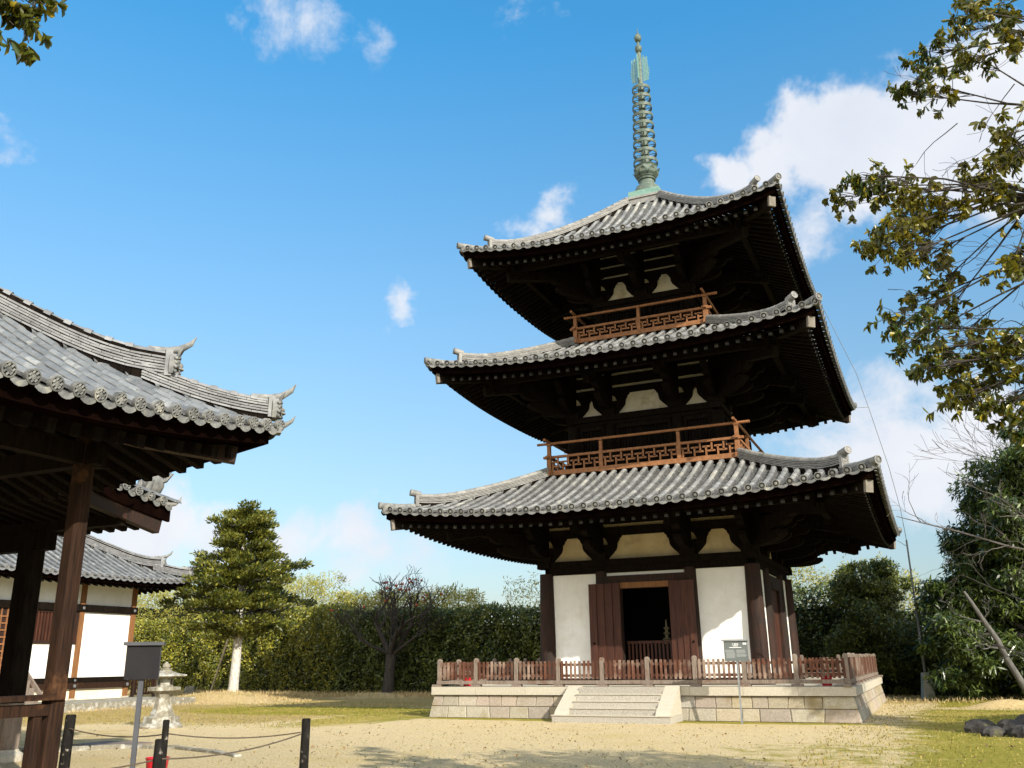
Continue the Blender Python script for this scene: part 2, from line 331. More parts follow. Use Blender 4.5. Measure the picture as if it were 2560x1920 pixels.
# ------------------------------------------------------------------ tiled hip roofs
class Roof:
    """hip roof over a rectangle: half sizes hx, hy, eave height ze, rise = a*d + b*d*d, corner lift L"""
    def __init__(s, cx, cy, hx, hy, ze, a, b, L, la, q, rin):
        s.cx, s.cy, s.hx, s.hy, s.ze, s.a, s.b, s.L, s.la, s.q, s.rin = cx, cy, hx, hy, ze, a, b, L, la, q, rin
    def lift(s, dx, dy):
        g = max(0, 1-dx/s.la)*max(0, 1-dy/s.la)
        return s.L*g**s.q
    def z(s, k, t, d):
        H = s.H(k); e = H-abs(t); dd = max(0.0, min(d, e))
        return s.ze + s.a*dd + s.b*dd*dd + s.lift(max(0, d), max(0, e))
    def H(s, k): return s.hx if k % 2 == 0 else s.hy
    def D(s, k): return (s.hy if k % 2 == 0 else s.hx) - s.rin
    def P(s, k, t, d, dz=0.0, z=None):
        z = s.z(k, t, d)+dz if z is None else z
        if k == 0: return (s.cx+t, s.cy-s.hy+d, z)
        if k == 1: return (s.cx+s.hx-d, s.cy+t, z)
        if k == 2: return (s.cx-t, s.cy+s.hy-d, z)
        return (s.cx-s.hx+d, s.cy-t, z)
    def hip(s, c, d, dz=0.0):
        sx, sy = ((1,-1),(1,1),(-1,1),(-1,-1))[c]
        return Vector((s.cx+sx*(s.hx-d), s.cy+sy*(s.hy-d), s.ze + s.a*max(0,d) + s.b*max(0,d)**2 + s.lift(max(0,d), max(0,d)) + dz))

def tile_mesh(R, sp_, tl, rt, sides=(0, 1, 2, 3), disc_n=12, seg=5, flat_step=.22, rosette=False, slack=.1):
    jr = random.Random(5); T = MB(); T.flat = []; DL = []
    for k in sides:
        DD = MB(); DD.rec = []; DL.append(DD); H = R.H(k); Dm = R.D(k); n = int(round((2*H-.1)/sp_)); s0 = -n*sp_/2
        rows = [s0 + i*sp_ for i in range(n+1)]
        for t in rows:
            de = min(Dm, H-abs(t)+slack)
            if de < .15: continue
            d = -.05; j = 0
            while d < de-.02:
                d2 = min(d+tl, de); ring = []; jt, jz = jr.uniform(-.007, .007), jr.uniform(-.004, .006)
                for dd, rr, dz in ((d, rt*1.05, .010), (d2+.02, rt*.97, .0)):
                    for i in range(seg+1):
                        th = PI*i/seg
                        p = R.P(k, t + jt - math.cos(th)*rr, dd); c = R.z(k, t, dd) + jz
                        ring.append((p[0], p[1], c + dz - .015 + math.sin(th)*rr*1.25))
                m = seg+1
                fs = [(i, i+1, m+i+1, m+i) for i in range(seg)] + [tuple(range(m-1, -1, -1))]
                T.flat += (len(T.f), len(T.f)+seg-1); T.add(ring, fs); d = d2  # round-tile side faces go dark too: painted shadow line between rows
            # eave end disc facing outward
            c = Vector(R.P(k, t, -.06, .03)); o = (Vector(R.P(k, t, -1, z=0)) - Vector(R.P(k, t, 0, z=0))).normalized(); lt = Vector((-o.y, o.x, 0))
            o2 = (o + Vector((0, 0, -.22))).normalized(); up = o2.cross(lt); up = up if up.z > 0 else -up
            R0 = rt*1.14
            prof = [(R0*.98, -.05), (R0, .02), (R0*.80, .022), (R0*.76, .002), (R0*.42, .002), (R0*.36, .016), (.001, .02)]
            vs = []; fs = []
            for r, x in prof:
                for i in range(disc_n):
                    th = 2*PI*i/disc_n; rr = r; xx = x
                    vs.append(c + lt*math.cos(th)*rr + up*math.sin(th)*rr + o2*xx)
            for a in range(len(prof)-1):
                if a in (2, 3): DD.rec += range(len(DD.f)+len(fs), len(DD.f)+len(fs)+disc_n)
                for i in range(disc_n):
                    i2 = (i+1) % disc_n; fs.append((a*disc_n+i, a*disc_n+i2, (a+1)*disc_n+i2, (a+1)*disc_n+i))
            DD.add(vs, fs)
            if rosette:
                for i in range(7):
                    th = 2*PI*i/7 + t*3; pc = c + (lt*math.cos(th) + up*math.sin(th))*R0*.56 + o2*.012
                    DD.bar(pc - up*.016 - lt*.01, pc + up*.016 + lt*.012, .022, .022)
        for i in range(n):
            a_, b_ = rows[i]+rt*.55, rows[i+1]-rt*.55; mid = (a_+b_)/2
            de = min(Dm, H-abs(mid)+sp_*.5)
            d = -.04
            while d < de-.02:
                d2 = min(d+flat_step, de); vs = []
                for dd, dz in ((d, .014), (d2+.01, -.004)):
                    for j in range(4):
                        u = j/3; t = a_ + (b_-a_)*u; lim = H-abs(t)
                        dq = min(dd, max(lim, -.04)+.02)
                        vs.append(R.P(k, t, dq, -.030 - .050*(1-(2*u-1)**2) + dz))
                lip = [(x, y, z-.05) for x, y, z in vs[:4]]
                vs += lip
                fs = [(j, j+1, j+5, j+4) for j in range(3)] + [(8+j, 9+j, 1+j, j) for j in range(3)]
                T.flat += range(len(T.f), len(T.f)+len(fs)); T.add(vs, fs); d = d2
            # pendant lip of the eave flat tile
            e = [R.P(k, a_+(b_-a_)*j/4, -.055, .0 - .045*(1-(2*j/4-1)**2)) for j in range(5)]
            lo = [(x, y, z-.075) for x, y, z in e]
            DD.add(e+lo, [(5+j, 6+j, 1+j, j) for j in range(4)])
    return T, DL

def ridge_mesh(path, layers, wbase, cap_r, seg=.32, cap_sad=False, taper=1.0):
    """stacked thin ridge tiles swept along a path with a round cap row on top"""
    B = MB(); pts = [Vector(p) for p in path]
    ln = [0]
    for a, b in zip(pts, pts[1:]): ln.append(ln[-1]+(b-a).length)
    def at(x):
        x = max(0, min(ln[-1], x))
        for i in range(len(pts)-1):
            if x <= ln[i+1] or i == len(pts)-2:
                f = (x-ln[i])/max(1e-6, ln[i+1]-ln[i]); return pts[i].lerp(pts[i+1], f)
    lh = .045
    for li in range(layers):
        w = wbase*(1-.05*li) if li % 2 == 0 else wbase*(1-.05*li)+.025
        off = (li*.13) % seg; x = -off
        while x < ln[-1]-.02:
            a, b = max(0, x), min(ln[-1], x+seg-.006)
            if b-a > .03:
                p, q = at(a)+Vector((0,0,li*lh)), at(b)+Vector((0,0,li*lh)); B.bar(p, q, w, lh-.016)
            x += seg
    # dark bed between the tile layers
    BED = MB()
    for a, b in zip(pts, pts[1:]): BED.bar(a+Vector((0,0,layers*lh/2-lh*.5-.14)), b+Vector((0,0,layers*lh/2-lh*.5-.14)), wbase*.74, layers*lh+.28)
    x = 0
    while x < ln[-1]-.02:
        b = min(ln[-1], x+seg); p, q = at(x)+Vector((0,0,layers*lh-.03)), at(b)+Vector((0,0,layers*lh-.03))
        ax = (q-p).normalized(); sd_ = ax.cross(Vector((0,0,1))).normalized(); up = sd_.cross(ax); vs = []
        for c, r in ((p, cap_r*1.06), (q+ax*.01, cap_r*.97)):
            for i in range(7):
                th = PI*i/6; vs.append(c + sd_*math.cos(th)*r + up*math.sin(th)*r)
        B.add(vs, [(i, i+1, 8+i, 7+i) for i in range(6)] + [tuple(range(6, -1, -1)), tuple(range(7, 14))])
        if cap_sad:
            c = q - ax*.03; vs = []
            for cc_ in (c-ax*.05, c+ax*.05):
                for i in range(7):
                    th = PI*i/6; vs.append(cc_ + sd_*math.cos(th)*cap_r*1.35 + up*(math.sin(th)*cap_r*1.28))
            B.add(vs, [(i, i+1, 8+i, 7+i) for i in range(6)] + [tuple(range(6, -1, -1)), tuple(range(7, 14))])
        x = b
    return B, BED

def second_mat(ob, faces, mat):
    ob.data.materials.append(MT[mat])
    for i in faces: ob.data.polygons[i].material_index = 1
    return ob
def join_bed(ob, bed):
    """dark mortar core inside a ridge, second material of the same mesh"""
    me = ob.data; o = ORG[ob.name]; bm = bmesh.new(); bm.from_mesh(me)
    vs = [bm.verts.new((x-o.x, y-o.y, z-o.z)) for x, y, z in bed.v]
    for f in bed.f:
        q = bm.faces.new([vs[i] for i in f]); q.material_index = len(me.materials)-1
    bm.to_mesh(me); bm.free()

def disc_at(B, c, axis, r, th=.06, n=14):
    c = Vector(c); o = Vector(axis).normalized(); lt = o.orthogonal().normalized(); up = o.cross(lt); vs = []; fs = []
    prof = [(r, -th), (r*1.02, 0), (r*.82, .004), (r*.78, -.014), (r*.4, -.014), (r*.34, .004), (.001, .006)]
    for rr, x in prof:
        for i in range(n):
            t = 2*PI*i/n; vs.append(c + lt*math.cos(t)*rr + up*math.sin(t)*rr + o*x)
    for a in range(len(prof)-1):
        for i in range(n):
            i2 = (i+1) % n; fs.append((a*n+i, a*n+i2, (a+1)*n+i2, (a+1)*n+i))
    fs.append(tuple(range(n-1, -1, -1)))
    B.add(vs, fs)

def eaves(R, parent, sides, rin, sp_, zoff, slope, set_in, w, h, fascia, mat='wood_dark', end_mat='rafter_end'):
    """rafters, roof boards and eave board below the tiles"""
    def zr(k, t, d):
        e = max(0, R.H(k)-abs(t)); dd = max(0, min(d, e))
        return R.ze - zoff + slope*(dd-set_in) + R.lift(max(0, d), e)
    for k in sides:
        H = R.H(k); Dm = (R.hy if k % 2 == 0 else R.hx) - rin
        B = MB(); ends_f = []; n = int((2*H-.8)/sp_)
        for i in range(n+1):
            t = -n*sp_/2 + i*sp_; de = min(Dm, H-abs(t)+.05)
            if de < set_in+.12: continue
            ds = [set_in + (de-set_in)*f for f in (0, .3, 1)]
            for a, b in zip(ds, ds[1:]):
                B.bar(Vector(R.P(k, t, a, z=zr(k, t, a)+h/2)), Vector(R.P(k, t, b, z=zr(k, t, b)+h/2)), w, h)
            o = (Vector(R.P(k, t, -1, z=0)) - Vector(R.P(k, t, 0, z=0))).normalized()
            c = Vector(R.P(k, t, set_in, z=zr(k, t, set_in)+h/2)); n0 = len(B.f); B.bar(c - o*.03, c + o*.004, w*.97, h*.97); ends_f += range(n0, len(B.f))
        # boards above the rafters
        vs = []; fs = []; nt_, nd = 24, 6
        for i in range(nt_+1):
            for j in range(nd+1):
                d = set_in+.06 + (Dm-set_in-.06)*j/nd; lim = max(.05, H-d); t = -lim + 2*lim*i/nt_
                vs.append(R.P(k, t, d, z=zr(k, t, d)+h+.012))
        for i in range(nt_):
            for j in range(nd): fs.append((i*(nd+1)+j, (i+1)*(nd+1)+j, (i+1)*(nd+1)+j+1, i*(nd+1)+j+1))
        B.add(vs, fs)
        r = B.build('rafters', mat, parent); r.data.materials.append(MT[end_mat])
        for i in ends_f: r.data.polygons[i].material_index = 1
        F = MB(); m = 26
        for i in range(m):
            ta, tb = -H+.10+(2*H-.2)*i/m, -H+.10+(2*H-.2)*(i+1)/m
            for z0, z1, d0, d1 in fascia:
                q = []
                for t in (ta, tb):
                    d_a, d_b = min(d0, H-abs(t)), min(d1, H-abs(t)+.05)
                    zz = R.z(k, t, 0); q.append([R.P(k, t, d_a, z=zz+z0), R.P(k, t, d_b, z=zz+z0), R.P(k, t, d_b, z=zz+z1), R.P(k, t, d_a, z=zz+z1)])
                F.add(q[0]+q[1], [(0,4,7,3),(0,1,5,4),(3,7,6,2),(1,2,6,5)])
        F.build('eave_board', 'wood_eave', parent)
    return zr

# ------------------------------------------------------------------ pagoda
PG = empty('three_storey_pagoda', (0, 0, .84), 'tall three-storey timber pagoda with grey tiled roofs and a green bronze spire', 'pagoda')
def FP(k, s, r, z):
    return ((s, -r, z), (r, s, z), (-s, r, z), (-r, -s, z))[k]
def fbox(B, k, s0, s1, r0, r1, z0, z1):
    a, b = FP(k, s0, r0, z0), FP(k, s1, r1, z1); return B.box(a[0], b[0], a[1], b[1], a[2], b[2])
def wall_arm(B, k, s, r, z, left=True, right=True, sc_=1.0):
    """cloud-shaped bracket lying along the wall, centred on a column"""
    half = [(.0,0),(.25,0),(.29,.07),(.40,.17),(.52,.30),(.55,.38),(.555,.45)]
    blk = [(.31,.43),(.555,.43),(.57,.52),(.62,.58),(.63,.63),(.70,.69),(.72,.74),(.05,.74),(.06,.72),(.20,.64),(.24,.58)]
    for sg, on in ((-1, left), (1, right)):
        if not on: continue
        f = lambda u, v, sd_, sg=sg: FP(k, s+sg*u*sc_, r+(.17 if sd_ else 0), z+v)
        B.prism(half+[(0, .45)], f); B.prism([(.0,.45),(.07,.45),(.06,.74),(0,.74)], lambda u, v, sd_, sg=sg: FP(k, s+sg*u*sc_, r+(.16 if sd_ else .002), z+v)); B.prism(blk, lambda u, v, sd_, sg=sg: FP(k, s+sg*u*sc_, r+(.167 if sd_ else .002), z+v))
CLOUD = [(0,0),(.45,-.02),(.85,.02),(1.15,.10),(1.32,.20),(1.34,.30),(1.25,.34),(1.02,.31),(.94,.36),(1.10,.42),(1.38,.45),(1.52,.54),(1.55,.62),(1.75,.66),(1.80,.78),(0,.78)]
def out_arm(B, origin, dirv, w, z, sc_=1.0):
    o = Vector(origin); d = Vector(dirv).normalized(); lt = Vector((-d.y, d.x, 0))
    B.prism([(u*sc_, v) for u, v in CLOUD], lambda u, v, sd_: o + d*u + lt*(w/2 if sd_ else -w/2) + Vector((0, 0, z+v)))

STOREYS = [
    dict(h=3.23, cols=(-3.23,-1.40,1.40,3.23), cr=(.25,.20), z0=.84, ztie=4.12, zb=4.53, strips=((5.52,5.63),), ztop=6.35, R=7.06, ze=5.58, a=.33, b=.0275, L=.42, rin=3.12, rslope=.36, purl=1.70),
    dict(h=2.42, cols=(-2.42,-1.14,1.14,2.42), cr=(.24,.20), z0=7.36, ztie=9.05, zb=9.38, strips=((10.31,10.43),(10.74,10.86)), ztop=11.25, R=6.09, ze=10.41, a=.33, b=.029, L=.42, rin=2.34, rslope=.36, purl=1.60),
    dict(h=1.615, cols=(-1.615,0,1.615), cr=(.21,.18), z0=12.12, ztie=13.46, zb=13.77, strips=((14.67,14.79),(15.07,15.19),(15.46,15.58)), ztop=15.95, R=5.32, ze=14.62, a=.42, b=.0635, L=.50, rin=.62, rslope=.43, purl=1.45)]
for si, S in enumerate(STOREYS):
    h = S['h']
    # columns
    for k in range(4):
        for ci, c in enumerate(S['cols'][:-1]):
            r = S['cr'][0] if ci == 0 else S['cr'][1]
            x, y, _ = FP(k, c, h, 0)
            B = MB().lathe([(r*1.02, 0), (r*1.03, (S['ztie']-S['z0'])*.4), (r*.9, S['ztie']-S['z0']+.05)], 18, (x, y, S['z0']))
            if si == 0: B.lathe([(r*1.5, -.02), (r*1.45, .05), (r*1.2, .08)], 14, (x, y, S['z0']))
            B.build('column', 'wood_rust' if si == 0 else 'wood_dark', PG, smooth=True)
    TB = MB()
    for k in range(4):
        e = .26 if si == 0 else .2
        off = .004*(k % 2)
        fbox(TB, k, -h-e+off, h+e-off, h-.17, h+.19+off, S['zb']-.20+off, S['zb']-off)
        fbox(TB, k, -h+.1, h-.1, h-.12, h+.10, S['ztie']+.002, S['zb']-.20-.002)
        # upper plaster band, beams, brackets
        PL = MB(); fbox(PL, k, -h+.02, h-.02, h-.14, h-.05, S['zb'], S['ztop']-.02); PL.build('plaster_panel', 'plaster_aged' if si == 0 else 'plaster_dull', PG)
        zt = S['zb']+.73; lev = [zt] + [z for st in S['strips'] for z in st] + [S['ztop']]
        for z0, z1 in zip(lev[::2], lev[1::2]): fbox(TB, k, -h+.03+off, h-.03-off, h-.13+off, h+.08+off, z0, z1)
        for ci, c in enumerate(S['cols']):
            x, y, _ = FP(k, c, h, 0)
            BK = MB()
            if ci < len(S['cols'])-1:
                BK.cbox((x, y, S['zb']+.10), .44, .44, .20, 0, 1.12)
            wall_arm(BK, k, c, h-.05, S['zb']+.0, left=ci > 0, right=ci < len(S['cols'])-1)
            # vertical stack of blocks over each column between the beams
            fbox(BK, k, c-.11, c+.11, h-.1, h+.17+.003*ci, zt, S['ztop']-.05); BK.build('wall_bracket', 'wood_dark', PG)
            if 0 < ci < len(S['cols'])-1:
                A = MB(); nx, ny, _ = FP(k, 0, 1, 0)
                out_arm(A, (x, y, 0), (nx, ny, 0), .22, S['zb']+.18)
                rp = S['R']-S['purl']; zu = S['ze']-.40+S['rslope']*(S['purl']-.35)
                A.bar(FP(k, c, h-.1, zu+.18), FP(k, c, rp+.28, zu-.42), .20, .26)
                A.cbox(Vector(FP(k, c, rp, zu-.22)), .34, .34, .14, 0, 1.15)
                A.build('bracket', 'wood_dark', PG)
        rp = S['R']-S['purl']; zu = S['ze']-.38+S['rslope']*(S['purl']-.35)
        fbox(TB, k, -rp-.35+off, rp+.35-off, rp-.09+off, rp+.09-off, zu-.17+off, zu+.02-off)
    for sx, sy in ((1,-1),(1,1),(-1,1),(-1,-1)):
        A = MB(); rp = S['R']-S['purl']; zu = S['ze']-.40+S['rslope']*(S['purl']-.35)
        out_arm(A, (sx*h, sy*h, 0), (sx, sy, 0), .26, S['zb']+.12, 1.25)
        out_arm(A, (sx*h, sy*h, 0), (sx, 0, 0), .2, S['zb']+.17, .9); out_arm(A, (sx*h, sy*h, 0), (0, sy, 0), .2, S['zb']+.17, .9)
        A.bar((sx*(h-.1), sy*(h-.1), zu+.20), (sx*(rp+.22), sy*(rp+.22), zu-.38), .24, .30)
        A.cbox((sx*rp, sy*rp, zu-.24), .38, .38, .16, PI/4, 1.15)
        A.build('corner_bracket', 'wood_dark', PG)
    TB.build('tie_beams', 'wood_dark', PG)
    # lower walls
    cols = S['cols']
    for k in range(4):
        for c0, c1 in zip(cols, cols[1:]):
            mid = len(cols) == 4 and c0 < 0 < c1
            if si == 0 and not mid:
                B = MB(); fbox(B, k, c0+.02, c1-.02, h-.08, h+.02, 1.02, S['ztie']-.004); B.build('plaster_panel', 'plaster', PG)
                B = MB(); fbox(B, k, c0+.1, c1-.1, h-.14, h+.12, .86, 1.02); B.build('sill', 'wood_rust', PG)
            elif si == 0:
                B = MB(); fbox(B, k, c0+.06, c1-.06, h-.09, h+.01, 3.90, S['ztie']-.003); B.build('plaster_panel', 'plaster', PG)
                B = MB(); fbox(B, k, c0+.12, c1-.12, h-.1, h+.13, 3.62, 4.02)
                fbox(B, k, c0+.12, -.77, h-.1, h+.121, .98, 3.62); fbox(B, k, .77, c1-.12, h-.1, h+.121, .98, 3.62); fbox(B, k, c0+.12, c1-.12, h-.12, h+.16, .84, 1.00)
                fr = B.build('door_frame', 'wood_rust', PG)
                B = MB(); fbox(B, k, -.765, .765, h-.02, h+.15, 3.63, 3.80); B.build('lintel', 'wood_amber' if k == 0 else 'wood_rust', PG)
                if k == 0:
                    for sg in (-1, 1):
                        B = MB()
                        for i in range(4):
                            w_ = (.97 if sg < 0 else .78)/4; x0 = sg*.765 + sg*i*w_
                            B.box(x0, x0+sg*(w_-.006), -h-.175-.004*(i % 2)-.03*i, -h-.235-.004*(i % 2)-.03*i, 1.02, 3.79-.004*i)
                        dl = B.build('door', 'wood_door', PG)
                        B = MB(); B.ball((sg*(1.60 if sg < 0 else 1.44), -h-.34, 2.02), .035, 8, 5); B.build('door_knob', 'wood_dark', dl)
                    B = MB(); fbox(B, k, -.76, .76, h-.35, h-.28, 2.00, 2.08); fbox(B, k, -.76, .76, h-.35, h-.28, 1.02, 1.10)
                    for i in range(13): fbox(B, k, -.74+i*.119, -.68+i*.119, h-.335, h-.295, 1.10, 2.00)
                    B.build('inner_gate', 'wood_door', PG)
                else:
                    for sg in (-1, 1):
                        B = MB()
                        for i in range(4): fbox(B, k, sg*.004+sg*i*.189, sg*.004+sg*(i*.189+.184), h-.03, h+.03+.003*(i % 2), 1.01, 3.62)
                        B.build('door', 'wood_door', PG)
            else:
                r_i = S['cr'][1]; a_, b_ = c0+.20, c1-.20
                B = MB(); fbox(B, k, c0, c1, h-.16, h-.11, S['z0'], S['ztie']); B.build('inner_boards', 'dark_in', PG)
                B = MB(); zl0 = S['z0']+.45
                for s0, s1, z0, z1 in ((a_, a_+.11, S['z0'], S['ztie']), (b_-.11, b_, S['z0'], S['ztie']), (a_+.11, b_-.11, S['ztie']-.14, S['ztie']-.002), (a_+.11, b_-.11, zl0-.15, zl0)): fbox(B, k, s0, s1, h-.10, h+.05, z0, z1)
                fr = B.build('window_frame', 'wood_dark', PG)
                B = MB(); x = a_+.17
                while x < b_-.13: fbox(B, k, x-.025, x+.025, h-.07, h-.02, zl0, S['ztie']-.14); x += .105
                B.build('lattice', 'wood_dark', fr)
    # roof
    R = Roof(0, 0, S['R'], S['R'], S['ze'], S['a'], S['b'], S['L'], S['R'], 2.4, S['rin'])
    S['roof'] = R
    T, DD = tile_mesh(R, .345, .36, .088)
    rf = second_mat(T.build('roof', 'tile', PG, smooth=True, sharp=50), T.flat, 'valley_shade')
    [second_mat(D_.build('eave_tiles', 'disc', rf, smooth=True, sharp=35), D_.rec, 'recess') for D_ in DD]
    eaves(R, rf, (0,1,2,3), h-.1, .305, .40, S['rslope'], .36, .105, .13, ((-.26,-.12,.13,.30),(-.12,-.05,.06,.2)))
    for c in range(4):
        sx, sy = ((1,-1),(1,1),(-1,1),(-1,-1))[c]
        dtop = S['R']-S['rin']-.02; d_end = .78
        ds = [d_end + (dtop-d_end)*i/14 for i in range(15)]
        path = [R.hip(c, d, .08 + (.11*max(0, 1-(d-d_end)/.9)**2)) for d in ds]
        rb, bed_ = ridge_mesh(path, 5, .22, .092)
        p = path[0]; out = Vector((sx, sy, 0)).normalized()
        rb.cbox(p+out*.02+Vector((0,0,.04)), .10, .24, .34, math.atan2(sy, sx)); disc_at(rb, p+out*.08+Vector((0,0,.05)), out, .09, .05); rb.tube([p-out*.1+Vector((0,0,.25)), p+out*.22+Vector((0,0,.31))], [.10, .105], 12); disc_at(rb, p+out*.225+Vector((0,0,.311)), out+Vector((0,0,.2)), .108, .04)
        rg_ = rb.build('hip_ridge', 'ridge', rf, smooth=True, sharp=35); rg_.data.materials.append(MT['wood_dark']); join_bed(rg_, bed_)
        cb = MB(); q0, q1 = R.hip(c, .85, .06), R.hip(c, -.06, .13)
        cb.tube([q0, q0.lerp(q1, .5)-Vector((0,0,.03)), q1], [.10, .10, .105], 12); disc_at(cb, q1+out*.02, q1-q0, .112, .05)
        cb.bar(q0-Vector((0,0,.13)), q1-out*.1-Vector((0,0,.13)), .22, .12)
        cb.build('corner_tile', 'disc', rf, smooth=True, sharp=35)
        hb = MB(); zc = lambda d: S['ze']-.40+S['rslope']*(d-.36)+R.lift(d, d)
        pts = [Vector((sx*(S['R']-d), sy*(S['R']-d), zc(d)+.06)) for d in (.22, 1.2, 2.4, S['R']-h)]
        for a_, b_ in zip(pts, pts[1:]): hb.bar(a_, b_, .22, .30)
        hr = hb.build('hip_rafter', 'wood_dark', rf)
        eb = MB(); eb.bar(pts[0]-(pts[1]-pts[0]).normalized()*.012, pts[0]+(pts[1]-pts[0]).normalized()*.07, .226, .306); eb.build('end_cap', 'end_cut', rf)
# dark floors inside
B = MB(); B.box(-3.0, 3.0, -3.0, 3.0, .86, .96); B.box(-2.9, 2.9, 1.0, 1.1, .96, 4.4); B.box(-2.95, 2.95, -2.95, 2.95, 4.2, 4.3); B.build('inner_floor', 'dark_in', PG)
# balconies
def balcony(hb, z0, zr, cols, zdeck):
    Bm = MB(); n = len(cols)
    Bm.box(-hb+.1, hb-.1, -hb+.1, hb-.1, zdeck, zdeck+.1)
    root = Bm.build('balcony', 'wood_dark', PG)
    zb1, zm = z0+.15, zr-.50
    for k in range(4):
        B = MB(); off = .003*(k % 2)
        fbox(B, k, -hb-.16+off, hb+.16-off, hb-.07+off, hb+.07-off, z0+off, zb1-off)
        B.build('base_rail', 'wood_new', root)
        B = MB(); fbox(B, k, -hb-.2+off, hb+.2-off, hb-.055+off, hb+.055-off, zm-.035+off, zm+.04-off); B.build('middle_rail', 'wood_new', root)
        B = MB(); zz = zr + (.028 if k % 2 else -.028)
        B.tube([FP(k, -hb-.42, hb, zz), FP(k, 0, hb, zz-.01), FP(k, hb+.42, hb, zz)], .045, 10); B.build('handrail', 'wood_new', root, smooth=True)
        B = MB(); u = .36; s_ = -hb+.06; zl, zh = zb1, zm-.035; dz = zh-zl; bw = .026
        v1, v2 = zl+dz*.36, zl+dz*.68
        posts = [-hb] + [c*(hb/cols[-1])*.88 for c in cols[1:-1]] + [hb]
        nn = int(2*hb/u); u = 2*hb/nn
        for i in range(nn):
            x = -hb + i*u
            for s0, s1, za, zb_ in ((x+.10, x+.10+2*bw, zl, v2), (x+.02, x+.26, v2-bw, v2+bw), (x+.28, x+.28+2*bw, v1, zh), (x+.16, x+u+.04, v1-bw, v1+bw)):
                fbox(B, k, max(-hb+.02, s0), min(hb-.02, s1), hb-.022-off, hb+.022+off, za, zb_)
        B.build('fret_panel', 'wood_new', root)
        for i, c in enumerate(posts[:-1]):
            B = MB(); x, y, _ = FP(k, c, hb, 0); w_ = .12 if i else .14
            B.cbox((x, y, (z0+zm)/2+.03), w_, w_, zm-z0+.1); B.cbox((x, y, zm+.2), w_*.8, w_*.8, .36); B.cbox((x, y, zr-.075), w_*1.0, w_*1.0, .06, 0, 1.3)
            if i == 0: B.cbox((x, y, zm+.0), .22, .22, .10); B.cbox((x, y, z0+.07), .24, .24, .15)
            B.build('post', 'wood_new', root)
balcony(3.10, 7.38, 8.50, STOREYS[1]['cols'], 7.26)
balcony(2.30, 12.15, 13.20, STOREYS[2]['cols'], 12.03)
# spire
B = MB(); B.box(-.68, .68, -.68, .68, 17.95, 18.08); B.box(-.64, .64, -.64, .64, 18.08, 18.20); B.box(-.68, .68, -.68, .68, 18.20, 18.29); B.build('roof_cap', 'ridge', PG)
sh = MB().lathe([(.135, 19.7), (.125, 21.5), (.115, 23.4), (.105, 23.6), (.09, 25.0), (.06, 25.05), (.045, 25.6)], 14)
SPI = sh.build('spire', 'bronze', PG, smooth=True)
MB().box(-.60, .60, -.60, .60, 18.29, 18.555).build('pedestal', 'bronze_pale', SPI)
MB().lathe([(.52, 18.555), (.50, 18.72), (.44, 18.88), (.33, 19.0), (.29, 19.05), (.29, 19.17), (.34, 19.19), (.35, 19.24), (.32, 19.28), (.36, 19.30), (.36, 19.33)], 22).build('dome', 'bronze', SPI, smooth=True)
MB().lathe([(.30, 19.33), (.38, 19.45), (.42, 19.6), (.40, 19.74), (.44, 19.80), (.22, 19.82)], 24, wob=lambda t, z: 1+.05*math.cos(8*t)).build('lotus_bowl', 'bronze', SPI, smooth=True)
B = MB()
for i in range(8):
    t = 2*PI*i/8; d = Vector((math.cos(t), math.sin(t), 0)); l = Vector((-d.y, d.x, 0))
    vs = []
    for r_, z_, w_ in ((.36,19.33,.13),(.44,19.42,.14),(.47,19.53,.11),(.54,19.62,.01)): vs += [d*r_+l*w_+Vector((0,0,z_)), d*r_-l*w_+Vector((0,0,z_)), d*(r_-.02)+l*w_*.9+Vector((0,0,z_+.01)), d*(r_-.02)-l*w_*.9+Vector((0,0,z_+.01))]
    B.add(vs, [(4*i_, 4*i_+1, 4*i_+5, 4*i_+4) for i_ in range(3)] + [(4*i_+2, 4*i_+6, 4*i_+7, 4*i_+3) for i_ in range(3)] + [(4*i_, 4*i_+4, 4*i_+6, 4*i_+2) for i_ in range(3)] + [(4*i_+1, 4*i_+3, 4*i_+7, 4*i_+5) for i_ in range(3)])
B.build('petals', 'bronze', SPI)
for i, z in enumerate((19.97, 20.38, 20.80, 21.21, 21.62, 22.03, 22.45, 22.87, 23.29)):
    r = .475 - .0145*i
    B = MB(); n = 36; prof = [(r, -.066), (r, .066), (r-.03, .066), (r-.03, -.066)]
    vs = [((p*math.cos(2*PI*j/n)), (p*math.sin(2*PI*j/n)), z+q) for p, q in prof for j in range(n)]
    B.add(vs, [(a*n+j, a*n+(j+1) % n, ((a+1) % 4)*n+(j+1) % n, ((a+1) % 4)*n+j) for a in range(4) for j in range(n)])
    for j in range(8):
        t = 2*PI*j/8+.2; B.bar((.15*math.cos(t), .15*math.sin(t), z-.03), ((r-.02)*math.cos(t), (r-.02)*math.sin(t), z-.03), .03, .02)
    B.lathe([(.165-.004*i, -.10), (.17-.004*i, .05), (.14-.004*i, .08)], 16, (0, 0, z))
    B.build('ring', 'bronze', SPI, smooth=True)
for j in range(4):
    t = j*PI/2; d = Vector((math.cos(t), math.sin(t), 0)); B = MB()
    for i in range(17):
        f = i/16; z = 23.66+1.16*f; ro = .40*(.72+.28*math.sin(PI*min(1, f*1.25+.1))) - (.10*max(0, f-.8)/.2)
        B.bar(d*.14+Vector((0,0,z)), d*ro+Vector((0,0,z+.05)), .012, .030)
    for r_ in (.14, .20, .26, .32): B.bar(d*r_+Vector((0,0,23.68)), d*(r_-.005)+Vector((0,0,24.80-.1*r_)), .03, .014)
    B.build('water_flame', 'bronze_pale', SPI)
